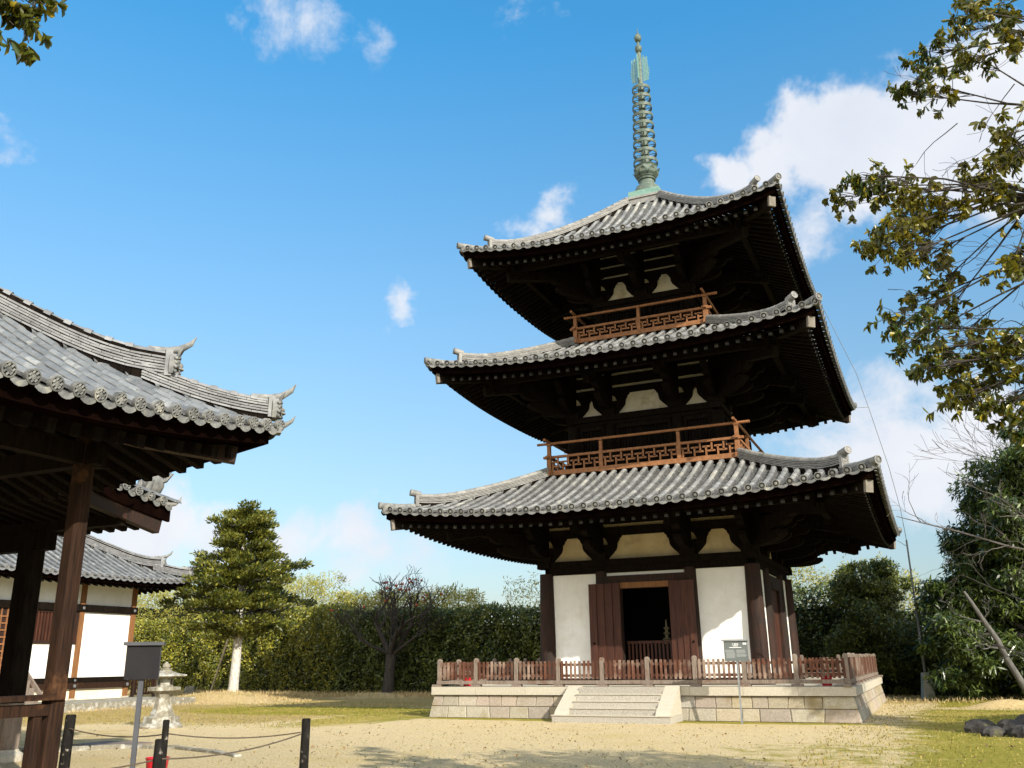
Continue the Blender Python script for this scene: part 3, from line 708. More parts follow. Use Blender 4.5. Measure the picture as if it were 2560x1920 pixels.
for z0, s_ in ((25.05, 1), (25.56, 1.02)):
    MB().lathe([(.05, 0), (.11, .04), (.14*s_, .13), (.145*s_, .2), (.13, .28), (.08, .34), (.04, .36)], 14, (0, 0, z0)).build('jewel', 'bronze', SPI, smooth=True)
MB().lathe([(.05, 25.92), (.055, 25.96), (.02, 26.0), (.012, 26.22)], 8).build('finial_needle', 'bronze', SPI)
# ------------------------------------------------------------------ podium, steps, fence, sign
PD = empty('stone_podium', (0, 0, 0), 'low square granite podium with sloping sides and front steps under the pagoda', 'podium')
MB().box(-5.72, 5.72, -5.72, 5.72, .0, .80).build('core', 'granite', PD)
MB().box(-5.5, 5.5, -5.5, 5.5, .80, .825).build('floor_surface', 'granite_pale', PD)
CP = MB()
for k in range(4):
    rr = random.Random(k+3); x = -5.90
    while x < 5.88:
        w = min(rr.uniform(1.35, 1.75), 5.90-x); w = w if 5.90-x-w > .5 else 5.90-x
        if k % 2 == 0: fbox(CP, k, x+.003, x+w-.003, 5.35, 5.905, .628, .842)
        else: fbox(CP, k, max(x, -5.345)+.003, min(x+w, 5.345)-.003, 5.35, 5.905, .628, .842)
        x += w
CP.build('coping', 'granite_pale', PD)
for k in range(4):
    BB = MB(); rr = random.Random(k+11)
    bt = lambda z: 5.955 - .13*(z/.63)
    for c, (za, zb) in enumerate(((0, .315), (.315, .626))):
        x = -5.93; first = True
        edges = [-5.95]
        while x < 5.5: x += rr.uniform(.36, .62) if c else rr.uniform(.42, .78); edges.append(min(x, 5.95))
        edges[-1] = 5.95
        jit = [0] + [rr.uniform(-.05, .05) for _ in edges[1:-1]] + [0]
        for i_, (a, b) in enumerate(zip(edges, edges[1:])):
            g = .004; j0, j1 = jit[i_], jit[i_+1]
            z0 = za + (g if c == 0 else g+0); z1 = zb - g; bul = rr.uniform(.0, .012)
            lim = lambda s_, z: max(-bt(z)+.001, min(bt(z)-.001, s_))
            m = [(a+g, z0), (b-g, z0), (b-g+j1, z1), (a+g+j0, z1)]
            vs = [FP(k, lim(s_, z), bt(z)-.016, z) for s_, z in m]
            cx_ = (a+b)/2; cz = (z0+z1)/2
            inn = [(s_ + (cx_-s_)*.07, z + (cz-z)*.10) for s_, z in m]
            vs += [FP(k, lim(s_, z), bt(z)+bul*.5, z) for s_, z in inn]
            BB.add(vs, [(4,5,6,7)] + [(i, (i+1) % 4, 4+(i+1) % 4, 4+i) for i in range(4)])
    BB.build('stone_wall', 'granite', PD)
ST = MB()
for i in range(5):
    zt = .165*(i+1) if i < 4 else .838
    y0 = -7.18 + .25*i if i else -7.18
    hw = 1.58 if i == 0 else 1.17
    ST.box(-hw, hw, y0, -5.88 - .002*i, (.165*i if i else 0)+(.002 if i else 0), zt)
ST.build('steps', 'granite_grey', PD)
ST = MB()
for i in range(4):
    hw = 1.60 if i == 0 else 1.168; y0 = -7.18+.25*i
    ST.box(-hw, hw, y0-.022, y0+.27 if i < 3 else -5.91, .165*(i+1)+.001, .165*(i+1)+.022)
ST.build('treads', 'granite_pale', PD)  # paler than the risers: brighter light on the tops put into colour
for sg in (-1, 1):
    B = MB(); B.prism([(-7.10, .168), (-7.02, .27), (-5.98, .87), (-5.90, .87), (-5.90, .168)], lambda u, v, s_, sg=sg: (sg*(1.175 if s_ else 1.555), u, v)); B.build('cheek_stone', 'granite_pale', PD)

FN = empty('picket_fence', (0, 0, .84), 'low weathered red-brown picket fence around the edge of the stone podium', 'fence')
nb = 9; hf = 5.80; stp = 2*hf/nb
for k in range(4):
    for i in range(nb):
        s0 = -hf + i*stp
        B = MB(); x, y, _ = FP(k, s0, hf-.08, 0)
        if i == 0: x, y, _ = FP(k, -hf+.08, hf-.08, 0)
        hh = .75+random.uniform(-.015, .02); B.cbox((x, y, .84+hh/2), .115, .115, hh, random.uniform(-.04, .04)); B.cbox((x, y, .84+hh+.018), .115, .115, .036, 0, .45)
        B.build('fence_post', 'wood_grey', FN)
        B = MB(); fbox(B, k, s0-.14, s0+.14, hf-.17, hf+.01, .844, .905); B.build('footing_block', 'wood_grey', FN)
        rr = random.Random(100*k+i); B = MB()
        for j in range(9):
            xx = s0 + stp*(j+1)/10; tl_ = rr.uniform(-.012, .012); w_ = .032
            zt = 1.53+rr.uniform(-.012, .012); zz = 1.04
            ra, rb = hf-.045, hf-.02
            P8 = [FP(k, xx-w_, ra, zz), FP(k, xx+w_, ra, zz), FP(k, xx+w_, rb, zz), FP(k, xx-w_, rb, zz), FP(k, xx-w_+tl_, ra, zt), FP(k, xx+w_+tl_, ra, zt), FP(k, xx+w_+tl_, rb, zt), FP(k, xx-w_+tl_, rb, zt)]
            B.add(P8, [(0,3,2,1),(4,5,6,7),(0,1,5,4),(1,2,6,5),(2,3,7,6),(3,0,4,7)])
        B.build('picket_panel', 'picket', FN)
        for z0, z1 in ((1.10, 1.17), (1.39, 1.46)):
            B = MB(); fbox(B, k, s0+.06, s0+stp-.06, hf-.10, hf-.047, z0, z1); B.build('back_rail', 'picket', FN)
        B = MB(); fbox(B, k, s0+.002, s0+stp-.002, hf-.14, hf-.02, .915, 1.01); B.build('bottom_rail', 'wood_grey', FN)

SG = empty('information_sign', (3.26, -6.79, 0), 'grey information board with white lettering on a thin pole in front of the podium', 'sign')
def sign_xy(o, ang, u, w):   # u along the board, w toward the viewer
    c, s_ = math.cos(ang), math.sin(ang); return (o[0]+c*u+s_*w, o[1]+s_*u-c*w)
def obox(B, o, ang, u0, u1, w0, w1, z0, z1):
    q = [sign_xy(o, ang, u, w) for u, w in ((u0,w0),(u1,w0),(u1,w1),(u0,w1))]
    vs = [(x, y, z0) for x, y in q] + [(x, y, z1) for x, y in q]
    B.add(vs, [(0,1,2,3),(7,6,5,4),(0,4,5,1),(1,5,6,2),(2,6,7,3),(3,7,4,0)])
so_, sa_ = (3.26, -6.79), math.radians(12)
B = MB(); obox(B, so_, sa_, -.022, .022, -.02, .02, 0, 1.50); B.build('pole', 'steel', SG)
B = MB(); obox(B, so_, sa_, -.295, .285, -.03, .035, 1.475, 1.955); bd = B.build('board', 'sign_face', SG)
B = MB(); obox(B, so_, sa_, -.345, .335, -.06, .075, 1.958, 1.995); B.build('board_roof', 'steel', SG)
def sign_text(txt, u, z, size, mat='sign_text'):
    cu = bpy.data.curves.new('lettering', 'FONT'); cu.body = txt; cu.size = size; cu.align_x = 'CENTER'; cu.align_y = 'CENTER'
    to = bpy.data.objects.new('lettering', cu); COL.objects.link(to)
    dg = bpy.context.evaluated_depsgraph_get(); me = bpy.data.meshes.new_from_object(to.evaluated_get(dg))
    bpy.data.objects.remove(to)
    o = ORG[SG.name]; c, s_ = math.cos(sa_), math.sin(sa_); x, y = sign_xy(so_, sa_, u, .0375)
    me.transform(Matrix(((c, 0, s_, x-o.x), (s_, 0, -c, y-o.y), (0, 1, 0, z-o.z), (0, 0, 0, 1))))
    me.materials.clear(); me.materials.append(MT[mat])
    ob = bpy.data.objects.new('lettering', me); COL.objects.link(ob); ob.parent = bd; ORG[ob.name] = o
sign_text('三重塔', -.02, 1.875, .055)
B = MB()
for u0, u1, z0, z1 in ((-.07,.05,1.832,1.842),(-.16,.13,1.795,1.806)): obox(B, so_, sa_, u0, u1, .036, .038, z0, z1)
for u in (.19, .235): obox(B, so_, sa_, u-.018, u+.018, .036, .038, 1.87, 1.91)
B.build('title_lines', 'sign_text', bd)
B = MB()
for u0, u1, za, zb in ((-.27,-.02,1.69,1.745),(-.25,-.02,1.55,1.675),(0,.25,1.70,1.745),(0,.25,1.655,1.685),(0,.25,1.58,1.64)):
    z = zb
    while z > za: obox(B, so_, sa_, u0, u1-random.uniform(0, .05), .036, .038, z-.006, z); z -= .011
B.build('small_print', 'sign_block', bd)

for x, y, t in ((-5.15, -5.05, 'red fire bucket behind the fence at the left front corner of the podium'), (5.15, -5.05, 'red fire bucket behind the fence at the right front corner of the podium')):
    B = MB(); B.lathe([(.12, 0), (.15, .30), (.16, .31), (.145, .31), (.115, .03)], 16, (x, y, .842)); o = B.build('fire_bucket', 'red', None, (x, y, .842), smooth=True); tag(o, t, 'bucket', 'red fire buckets')
    B = MB(); B.tube([(x-.15, y, 1.15), (x-.1, y, 1.25), (x, y, 1.29), (x+.1, y, 1.25), (x+.15, y, 1.15)], .008, 6); B.build('handle', 'steel', o)
# altar object faintly seen through the open door
AL = empty('altar_stupa', (.05, -1.3, .96), 'small pale tiered stupa seen in the dark behind the open pagoda door', 'stupa')
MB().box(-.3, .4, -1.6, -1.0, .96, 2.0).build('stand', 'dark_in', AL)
B = MB(); B.lathe([(.10,2.0),(.10,2.12),(.16,2.14),(.05,2.2),(.07,2.3),(.13,2.32),(.04,2.38),(.06,2.46),(.11,2.48),(.03,2.54),(.02,2.75)], 8, (.05,-1.3,0)); B.build('tiers', 'gold', AL)
B = MB(); x, y = -6.75, 1.8; B.box(x-.5, x+.02, y, y+.05, 0, 1.25); o = B.build('white_board', 'white_board', None, (x-.25, y, 0)); tag(o, 'plain white upright board standing beside the left edge of the podium', 'board')
MB().box(x-.46, x-.42, y+.052, y+.35, 0, .06).build('foot', 'steel', o)

# lightning conductor
LP = empty('conductor_pole', (7.3, 8.05, 0), 'thin steel pole in a tapered concrete footing carrying the wire from the pagoda roofs', 'pole')
MB().cbox((7.3, 8.05, .47), .42, .42, .94, .3, .55).build('footing', 'concrete', LP)
MB().tube([(7.3,8.05,.9),(7.3,8.05,3.2)], .045, 10).tube([(7.3,8.05,3.2),(7.3,8.05,5.85)], .032, 10).build('shaft', 'steel', LP, smooth=True)
pts = [Vector(p) for p in ((5.36,5.36,15.25),(6.35,6.35,12.3),(6.62,6.62,10.95),(7.05,7.1,8.6),(7.25,7.6,7.0),(7.3,8.05,5.83))]
W_ = MB(); 
for a, b in zip(pts, pts[1:]): W_.tube([a, (a+b)/2, b], .012, 5)
W_.tube([(6.1,6.1,10.85),(6.62,6.62,10.95)], .012, 5); W_.tube([(7.3,8.05,5.6),(7.0,7.2,5.75)], .010, 5)
tag(W_.build('conductor_wire', 'steel', None, (7.3, 8.05, 5.83)), 'thin grey wire sagging from the pagoda roof corners down to the steel pole', 'wire')
# ------------------------------------------------------------------ near hall with open corner and canopy
def chamfer_post(B, x, y, w, z0, z1, c=.035):
    h_ = w/2; q = [(-h_+c,-h_),(h_-c,-h_),(h_,-h_+c),(h_,h_-c),(h_-c,h_),(-h_+c,h_),(-h_,h_-c),(-h_,-h_+c)]
    B.prism(q, lambda u, v, s_: (x+u, y+v, z1 if s_ else z0))
def oni(B, p, out, s_=1.0, horn=True):
    """demon-face end tile: plate, brow, eyes, snout, fangs, side curls and upswept horn tile"""
    p = Vector(p); o = Vector(out).normalized(); l = Vector((-o.y, o.x, 0)); u = Vector((0, 0, 1))
    g = lambda a, b, c: p + l*a*s_ + u*b*s_ + o*c*s_
    B.prism([(-.15,-.17),(.15,-.17),(.19,-.05),(.17,.10),(.12,.17),(.04,.20),(-.04,.20),(-.12,.17),(-.17,.10),(-.19,-.05)], lambda a, b, e: g(a, b, .0 if e else -.10))
    for sx in (-1, 1):
        B.ball(g(sx*.075,.055,.03), .042*s_, 8, 5); B.ball(g(sx*.09,.10,.03), .04*s_, 7, 5, (1.2,1.2,.7)); B.ball(g(sx*.10,-.03,.02), .045*s_, 7, 5)
        B.tube([g(sx*.06,.13,.02), g(sx*.11,.22,.05), g(sx*.10,.31,.11)], [.032*s_, .024*s_, .006*s_], 7)
        B.tube([g(sx*.05,-.09,.06), g(sx*.06,-.15,.09)], [.016*s_, .004*s_], 6)
        for k_ in range(4): B.ball(g(sx*(.165+.015*(k_ % 2)), -.14+.075*k_, .0), .035*s_, 6, 4)
    B.ball(g(0,.0,.07), .055*s_, 8, 6); B.ball(g(0,-.06,.06), .06*s_, 8, 5, (1.4,1.4,.6)); B.ball(g(0,-.135,.04), .05*s_, 8, 5, (1.3,1.3,.6)); B.ball(g(0,.13,.04), .045*s_, 8, 5)
def flick(B, p, out, s_=1.0):
    p = Vector(p); o = Vector(out).normalized(); u = Vector((0, 0, 1))
    B.tube([p-o*.32*s_, p-o*.05*s_+u*.0, p+o*.12*s_+u*.045*s_, p+o*.27*s_+u*.15*s_, p+o*.34*s_+u*.27*s_], [.058*s_, .064*s_, .058*s_, .040*s_, .006*s_], 10)
def hip_ridges(R, parent, corners, d1, top, lay1, lay2, wb, cr, mat, fancy=True, sad=True):
    for c in corners:
        sx, sy = ((1,-1),(1,1),(-1,1),(-1,-1))[c]; out = Vector((sx, sy, 0)).normalized()
        for (da, db, lay, ups) in ((d1, top, lay1, .22), (.10, d1+.25, lay2, .10)):
            n = 16; path = []
            for i in range(n+1):
                d = da + (db-da)*i/n; path.append(R.hip(c, d, .07 + ups*max(0, 1-(d-da)/1.0)**2))
            B, bed_ = ridge_mesh(path, lay, wb, cr, .30, sad); p = path[0]; hgt = lay*.045
            B.cbox(p+Vector((0,0,hgt/2)), .10, wb*1.15, hgt+.10, math.atan2(sy, sx))
            rg = B.build('hip_ridge', mat, parent, smooth=True, sharp=35); rg.data.materials.append(MT['wood_dark']); join_bed(rg, bed_)
            O = MB(); oni(O, p+out*.10+Vector((0,0,hgt/2-.02)), out, .9 if fancy else .8); O.build('demon_tile', 'disc', rg, smooth=True, sharp=45)
            K = MB(); flick(K, p+out*.02+Vector((0,0,hgt+.04)), out, 1.0 if fancy else 1.15); K.build('horn_tile', 'disc', rg, smooth=True)
        K = MB(); p = R.hip(c, .05, .0); flick(K, p+out*.05, out, .75); K.bar(p-out*.3-Vector((0,0,.06)), p+out*.1-Vector((0,0,.06)), .2, .09); K.build('corner_tile', 'disc', parent, smooth=True)

HL = empty('near_temple_hall', (-8.8, -26.7, 0), 'near open temple hall with round eave tiles, demon-face ridge ends and dark pillars', 'temple hall')
RH = Roof(-8.8, -26.7, 7.9, 7.0, 4.58, .56, .02, .42, 4.2, 1.6, .3)
T, DD = tile_mesh(RH, .302, .34, .080, sides=(0,1,2,3), disc_n=16, seg=7, rosette=True)
hr_ = second_mat(T.build('roof', 'tile_blue', HL, smooth=True, sharp=50), T.flat, 'valley_shade'); [second_mat(D_.build('eave_tiles', 'disc', hr_, smooth=True, sharp=35), D_.rec, 'recess') for D_ in DD]
eaves(RH, hr_, (0,1,2,3), .3, .34, .40, .36, .42, .13, .17, ((-.24,-.10,.10,.36),(-.10,-.05,.05,.2)), end_mat='wood_dark')
hip_ridges(RH, hr_, (0,1,2,3), 1.18, 6.7, 7, 5, .20, .070, 'ridge_hall')
for c in (0, 1, 2, 3):
    sx, sy = ((1,-1),(1,1),(-1,1),(-1,-1))[c]; B = MB()
    zc = lambda d: RH.ze-.40+.36*(d-.42)+RH.lift(d, d)
    pts = [Vector((RH.cx+sx*(7.9-d), RH.cy+sy*(7.0-d), zc(d)+.05)) for d in (.42, 1.4, 2.6, 6.6)]
    for a, b in zip(pts, pts[1:]): B.bar(a, b, .18, .24)
    B.build('hip_rafter', 'wood_rust', hr_)
for x in (-2.6, -5.7, -8.8, -11.9, -15.0):
    for y in (-21.7, -24.7, -28.7, -31.7):
        if x in (-5.7, -8.8, -11.9) and y in (-24.7, -28.7): continue
        if (x, y) == (-2.6, -24.7) or (x, y) == (-2.6, -28.7): pass
        B = MB(); chamfer_post(B, x, y, .225, .10, 4.62); p = B.build('pillar', 'wood_pillar', HL)
        B = MB(); B.lathe([(.27, 0), (.26, .06), (.21, .12)], 14, (x, y, 0)); B.build('base_stone', 'granite_pale', p)
B = MB()
for y in (-21.7, -31.7): B.box(-15.3, -2.3, y-.09, y+.09, 4.20, 4.48)
for x in (-2.6, -15.0): B.box(x-.088, x+.088, -32.0, -21.4, 4.22, 4.50)
B.build('head_beams', 'wood_dark', HL)
# raised floor edge on the east side: plank over a beam, carried by stub posts
B = MB(); B.box(-2.72, -2.44, -31.6, -21.66, 1.150, 1.215); B.build('floor_plank', 'wood_pillar', HL)
B = MB(); B.box(-2.66, -2.52, -31.6, -21.76, .965, 1.105); B.build('floor_beam', 'wood_pillar', HL)
for y in (-21.95, -24.7, -28.7): 
    B = MB(); B.box(-2.64, -2.54, y-.06, y+.06, 0, .964); B.build('stub_post', 'wood_pillar', HL)
# canopy on the north side
def cz(y): f = (y+19.6)/2.0; return 4.82 - .33*f + .10*(f-.5)**2*1.2
CB = MB(); xs = [-4.8 - .3*i for i in range(28)]; n = 8
for i, (xa, xb) in enumerate(zip(xs, xs[1:])):
    for j in range(n):
        ya, yb = -19.7+2.1*j/n, -19.7+2.1*(j+1)/n; vs = []
        for y, rr in ((ya, .068), (yb+.02, .074)):
            for m in range(6): vs.append((xa-.075-math.cos(PI*m/5)*rr, y, cz(y)-.06+math.sin(PI*m/5)*rr))
        CB.add(vs, [(m, m+1, m+7, m+6) for m in range(5)])
        CB.add([(xa-.15, ya, cz(ya)-.08), (xb, ya, cz(ya)-.08), (xb, yb, cz(yb)-.085), (xa-.15, yb, cz(yb)-.085)], [(0,1,2,3)])
cn = CB.build('canopy', 'tile_blue', HL, smooth=True)
V = MB(); vp = [-19.24, -18.94, -18.645, -18.35, -18.05, -17.75]
for i, y in enumerate(vp[1:5]):
    z = cz(y)-.12; V.tube([(-5.15, y, z+.01), (-4.79, y, z)], .078, 12); disc_at(V, (-4.775, y, z), (1, 0, 0), .086, .04, 16)
    for q in range(6):
        t = q*1.05; V.cbox((-4.772, y+.048*math.cos(t), z+.048*math.sin(t)), .02, .026, .022, 0)
for a, b in zip(vp, vp[1:]):
    e = [(-4.80, a+.06+(b-a-.12)*m/5, cz(a+(b-a)*m/5)-.14-.05*(1-(2*m/5-1)**2)) for m in range(6)]
    V.add(e + [(x-.0, y, z-.075) for x, y, z in e] + [(x-.4, y, z) for x, y, z in e], [(m, m+1, m+7, m+6) for m in range(5)] + [(m+12, m+13, m+1, m) for m in range(5)])
V.build('verge_tiles', 'disc', cn, smooth=True, sharp=35)
K = MB(); flick(K, (-4.86, -17.78, cz(-17.75)-.12), (0, 1, 0), .72); K.build('horn_tile', 'ridge', cn, smooth=True)
K = MB(); flick(K, (-4.86, -19.10, cz(-19.2)-.08), (0, -1, 0), .55); K.build('horn_tile', 'ridge', cn, smooth=True)
B = MB()
for i in range(8):
    a, b = -19.5+1.72*i/8, -19.5+1.72*(i+1)/8
    B.add([(-4.92, a, cz(a)-.44), (-4.86, a, cz(a)-.44), (-4.86, b, cz(b)-.44), (-4.92, b, cz(b)-.44), (-4.92, a, cz(a)-.20), (-4.86, a, cz(a)-.20), (-4.86, b, cz(b)-.20), (-4.92, b, cz(b)-.20)], [(0,3,2,1),(4,5,6,7),(1,2,6,5),(3,0,4,7),(0,1,5,4),(2,3,7,6)])
B.build('bargeboard', 'wood_eave', cn)
B = MB()
for i in range(25):
    x = -5.05 - .31*i; B.bar((x, -20.6, 4.52), (x, -18.05, 4.02), .12, .15)
B.add([(-4.9,-20.6,4.62),(-12.7,-20.6,4.62),(-12.7,-17.9,4.10),(-4.9,-17.9,4.10)], [(0,1,2,3)])
B.box(-12.75, -4.95, -17.98, -17.88, 4.10, 4.24)
B.build('canopy_rafters', 'wood_dark', cn)
B = MB(); B.bar((-4.98, -20.2, 4.42), (-4.98, -17.95, 3.98), .16, .22); B.build('verge_rafter', 'wood_rust', cn)
for x in (-7.18, -10.6):
    B = MB(); chamfer_post(B, x, -18.76, .36, .10, 3.95, .045); p = B.build('pillar', 'wood_dark', HL)
    B = MB(); chamfer_post(B, x, -18.76, .366, .10, .95, .045); p2 = B.build('weathered_foot', 'wood_grey', p)
    B = MB(); B.lathe([(.34, -.02), (.33, .10), (.25, .16), (.24, .19)], 16, (x, -18.76, 0)); B.build('base_stone', 'granite_pale', p)
B = MB(); B.box(-13.0, -6.7, -18.87, -18.65, 3.60, 3.92); B.box(-12.6, -5.0, -18.85, -18.67, 3.93, 4.13); B.build('canopy_beam', 'wood_dark', HL)
# lion figure sitting on the canopy verge
L_ = MB(); o = Vector((-5.0, -18.18, cz(-18.22)-.04))
L_.ball(o+Vector((0,.02,.12)), .11, 10, 7, (1,1,1.3)); L_.ball(o+Vector((0,-.07,.29)), .085, 10, 7); L_.ball(o+Vector((.03,-.15,.27)), .045, 8, 5); L_.ball(o+Vector((.03,-.14,.31)), .03, 7, 5)
for i in range(34):
    t = i*.8; L_.tube([o+Vector((.03*math.cos(t), .0, .12+.007*i)), o+Vector((.10*math.cos(t), .08+.05*math.sin(t), .16+.007*i)), o+Vector((.14*math.cos(t), .13+.05*math.sin(t*2), .24+.0065*i))], [.034, .024, .004], 5)
for sx in (-1, 1):
    L_.tube([o+Vector((sx*.06,-.06,.14)), o+Vector((sx*.06,-.10,0))], [.035,.03], 7); L_.tube([o+Vector((sx*.05,-.06,.33)), o+Vector((sx*.07,-.05,.41))], [.025,.008], 6); L_.ball(o+Vector((sx*.05,-.12,.34)), .02, 6, 4)
L_.v = [(o.x+(x-o.x)*1.9, o.y+(y-o.y)*1.9, o.z+(z-o.z)*1.75) for x, y, z in L_.v]; L_.build('lion_figure', 'disc', cn, smooth=True, sharp=60)

# ------------------------------------------------------------------ white plastered hall
WH = empty('white_plastered_hall', (-27.4, -5.7, 0), 'low white-plastered hall with dark timber frame and grey tiled roof, behind the near hall', 'temple hall')
RW = Roof(-27.4, -5.7, 5.05, 7.05, 5.0, .44, .022, .16, 3.0, 1.6, .3)
T, DD = tile_mesh(RW, .37, .36, .085, disc_n=12)
rw = second_mat(T.build('roof', 'tile_blue', WH, smooth=True, sharp=50), T.flat, 'valley_shade'); [D_.build('eave_tiles', 'ridge_hall', rw, smooth=True, sharp=35) for D_ in DD]
eaves(RW, rw, (0,1,2,3), .4, .36, .36, .34, .34, .10, .12, ((-.22,-.10,.08,.30),))
hip_ridges(RW, rw, (0,1,2,3), .95, 4.8, 8, 7, .24, .08, 'ridge_hall', False, False)
MB().box(-33.6, -20.37, -13.5, .05, 0, .28).build('stone_platform', 'lantern', WH)
xw = -23.7
cw = [-.62, -3.28, -5.90, -8.5, -11.0]
for i, y in enumerate(cw):
    B = MB(); B.box(xw-.16, xw+.10, y-.115, y+.115, .30, 5.0); c_ = B.build('column', 'wood_amber', WH)
    B = MB(); B.box(xw-.05, xw+.13, y-.16, y+.16, .28, .34); B.build('base_stone', 'granite_pale', c_)
for i, (y0, y1) in enumerate(zip(cw[1:], cw)):
    a, b = y0+.116, y1-.116
    B = MB(); B.box(xw-.05, xw+.03, a, b, 3.965, 4.98); B.build('plaster_panel', 'plaster', WH)
    B = MB(); B.box(xw-.05, xw+.03, a, b, .28, .70); B.build('plaster_panel', 'plaster_cream', WH)
    if i == 1:
        B = MB(); B.box(xw-.05, xw+.03, a, b, 1.13, 2.40); B.build('plaster_panel', 'plaster', WH)
        B = MB(); B.box(xw-.04, xw+.07, a, b, 2.40, 2.52); B.box(xw-.04, xw+.07, a, a+.12, 2.52, 3.70); B.box(xw-.04, xw+.07, b-.12, b, 2.52, 3.70); B.box(xw-.04, xw+.07, a+.12, b-.12, 3.60, 3.70); fr = B.build('window_frame', 'wood_rust', WH)
        B = MB(); y = a+.2
        while y < b-.15: B.box(xw-.02, xw+.05, y, y+.07, 2.52, 3.60); y += .145
        B.build('lattice', 'wood_door', fr); MB().box(xw-.05, xw-.03, a, b, 2.52, 3.6).build('backing', 'dark_in', fr)
    elif i == 2:
        B = MB(); B.box(xw-.04, xw+.05, a, b, .95, 3.70); dr = B.build('door', 'wood_rust', WH)
        B = MB(); z = 1.1
        while z < 3.6: B.box(xw+.05, xw+.09, a, b, z, z+.05); z += .25
        y = a
        while y < b: B.box(xw+.05, xw+.085, y, y+.05, .95, 3.70); y += .25
        B.build('lattice', 'wood_new', dr)
    else:
        B = MB(); B.box(xw-.05, xw+.03, a, b, 1.13, 3.66); B.build('plaster_panel', 'plaster', WH)
B = MB(); B.box(xw-.1, xw+.145, -13.0, -.44, 3.68, 3.96); B.build('upper_beam', 'wood_dark', WH)
B = MB(); B.box(xw-.1, xw+.14, -13.0, -.44, .93, 1.125); B.build('sill_beam', 'wood_dark', WH)
B = MB(); B.box(xw-.1, xw+.155, -13.0, -.42, .70, .925); B.build('ground_beam', 'wood_pillar', WH)
for y in cw[:3]:
    for z, x, r in ((3.82, xw+.15, .06), (1.02, xw+.145, .05), (.81, xw+.16, .065)):
        B = MB(); disc_at(B, (x+.012, y, z), (1, 0, 0), r, .03, 10); B.build('nail_cover', 'steel', WH)
B = MB(); B.box(-29, -23.85, -.60, -.52, .3, 4.98); B.build('plaster_panel', 'plaster', WH)
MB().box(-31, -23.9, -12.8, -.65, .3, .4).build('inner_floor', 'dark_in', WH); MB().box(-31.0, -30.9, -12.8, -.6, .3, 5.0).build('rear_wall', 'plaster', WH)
WS = empty('wooden_steps', (-22.9, -6.6, .28), 'grey wooden steps with a sloping side rail in front of the white hall', 'steps')
for i in range(3): MB().box(-23.5+.0, -22.75+.28*(2-i)-.0, -7.4, -5.95, .28+.26*i, .30+.26*(i+1)).build('tread', 'wood_grey', WS)
B = MB(); B.bar((-23.5, -5.86, 1.65), (-22.1, -5.86, .45), .08, .16); B.build('side_rail', 'wood_grey', WS)
LF = empty('lattice_gate', (-23.6, .4, 0), 'low brown wooden lattice fence joining the corner of the white hall', 'fence')
for y in (-.25, .95): MB().cbox((-23.6, y, .75), .11, .11, 1.1).build('fence_post', 'wood_rust', LF)
B = MB()
for i in range(7): B.box(-23.62, -23.57, -.12+.15*i, -.05+.15*i, .42, 1.25)
B.build('slats', 'wood_pillar', LF)
for z in (.36, 1.14): MB().box(-23.66, -23.625, -.19, .89, z, z+.08).build('rail', 'wood_rust', LF)

# ------------------------------------------------------------------ lantern, board, posts, ropes, bucket
lx, ly = -10.88, -11.38
LN = empty('stone_lantern', (lx, ly, 0), 'old grey stone lantern with a wide mossy cap standing on the lawn', 'lantern')
six = lambda t, z: 1/math.cos(((t+.26) % (PI/3))-PI/6)*.95
MB().lathe([(.52, -.02), (.53, .06), (.47, .14), (.40, .16)], 24, (lx, ly, 0), wob=lambda t, z: 1+.04*math.sin(3*t+1)+.03*math.sin(7*t)).build('foot_stone', 'lantern', LN, smooth=True)
MB().lathe([(.39, .15), (.39, .33), (.37, .35), (.29, .36)], 24, (lx, ly, 0), wob=six).build('base', 'lantern', LN, smooth=True)
MB().lathe([(.265, .36), (.26, .42), (.21, .62), (.165, .82), (.16, .92), (.19, 1.02), (.225, 1.08)], 24, (lx, ly, 0), wob=six).build('post', 'lantern', LN, smooth=True)
MB().lathe([(.22, 1.08), (.34, 1.14), (.36, 1.15), (.36, 1.25), (.33, 1.26), (.22, 1.27)], 24, (lx, ly, 0), wob=six).build('platform', 'lantern', LN, smooth=True)
B = MB(); fb = .20
for a in range(6):
    t0, t1 = a*PI/3-.26, (a+1)*PI/3-.26; p0 = Vector((lx+fb*math.cos(t0), ly+fb*math.sin(t0), 0)); p1 = Vector((lx+fb*math.cos(t1), ly+fb*math.sin(t1), 0)); md = (p0+p1)/2; inn = (Vector((lx, ly, 0))-md).normalized()*.04
    L3 = lambda f, z: p0.lerp(p1, f)+Vector((0, 0, z))
    qs = [((0, 1.265), (1, 1.265), (1, 1.33), (0, 1.33)), ((0, 1.33), (.27, 1.33), (.27, 1.50), (0, 1.50)), ((.73, 1.33), (1, 1.33), (1, 1.50), (.73, 1.50)), ((0, 1.50), (1, 1.50), (1, 1.58), (0, 1.58))]
    if a % 2: qs = [((0, 1.265), (1, 1.265), (1, 1.58), (0, 1.58))]
    for q in qs: B.add([L3(*c) for c in q] + [L3(*c)+inn for c in q], [(0,1,2,3),(7,6,5,4),(0,4,5,1),(1,5,6,2),(2,6,7,3),(3,7,4,0)])
B.build('fire_box', 'lantern', LN)
MB().lathe([(.10, 1.58), (.40, 1.56), (.48, 1.60), (.47, 1.64), (.36, 1.66), (.24, 1.70), (.14, 1.76), (.13, 1.80), (.14, 1.82), (.11, 1.84)], 24, (lx, ly, 0), wob=lambda t, z: six(t, z)*(1+.02*math.sin(5*t))).build('cap', 'lantern', LN, smooth=True)
MB().lathe([(.07, 1.84), (.10, 1.89), (.09, 1.95), (.05, 2.0), (.015, 2.05)], 16, (lx, ly, 0)).build('jewel', 'lantern', LN, smooth=True)

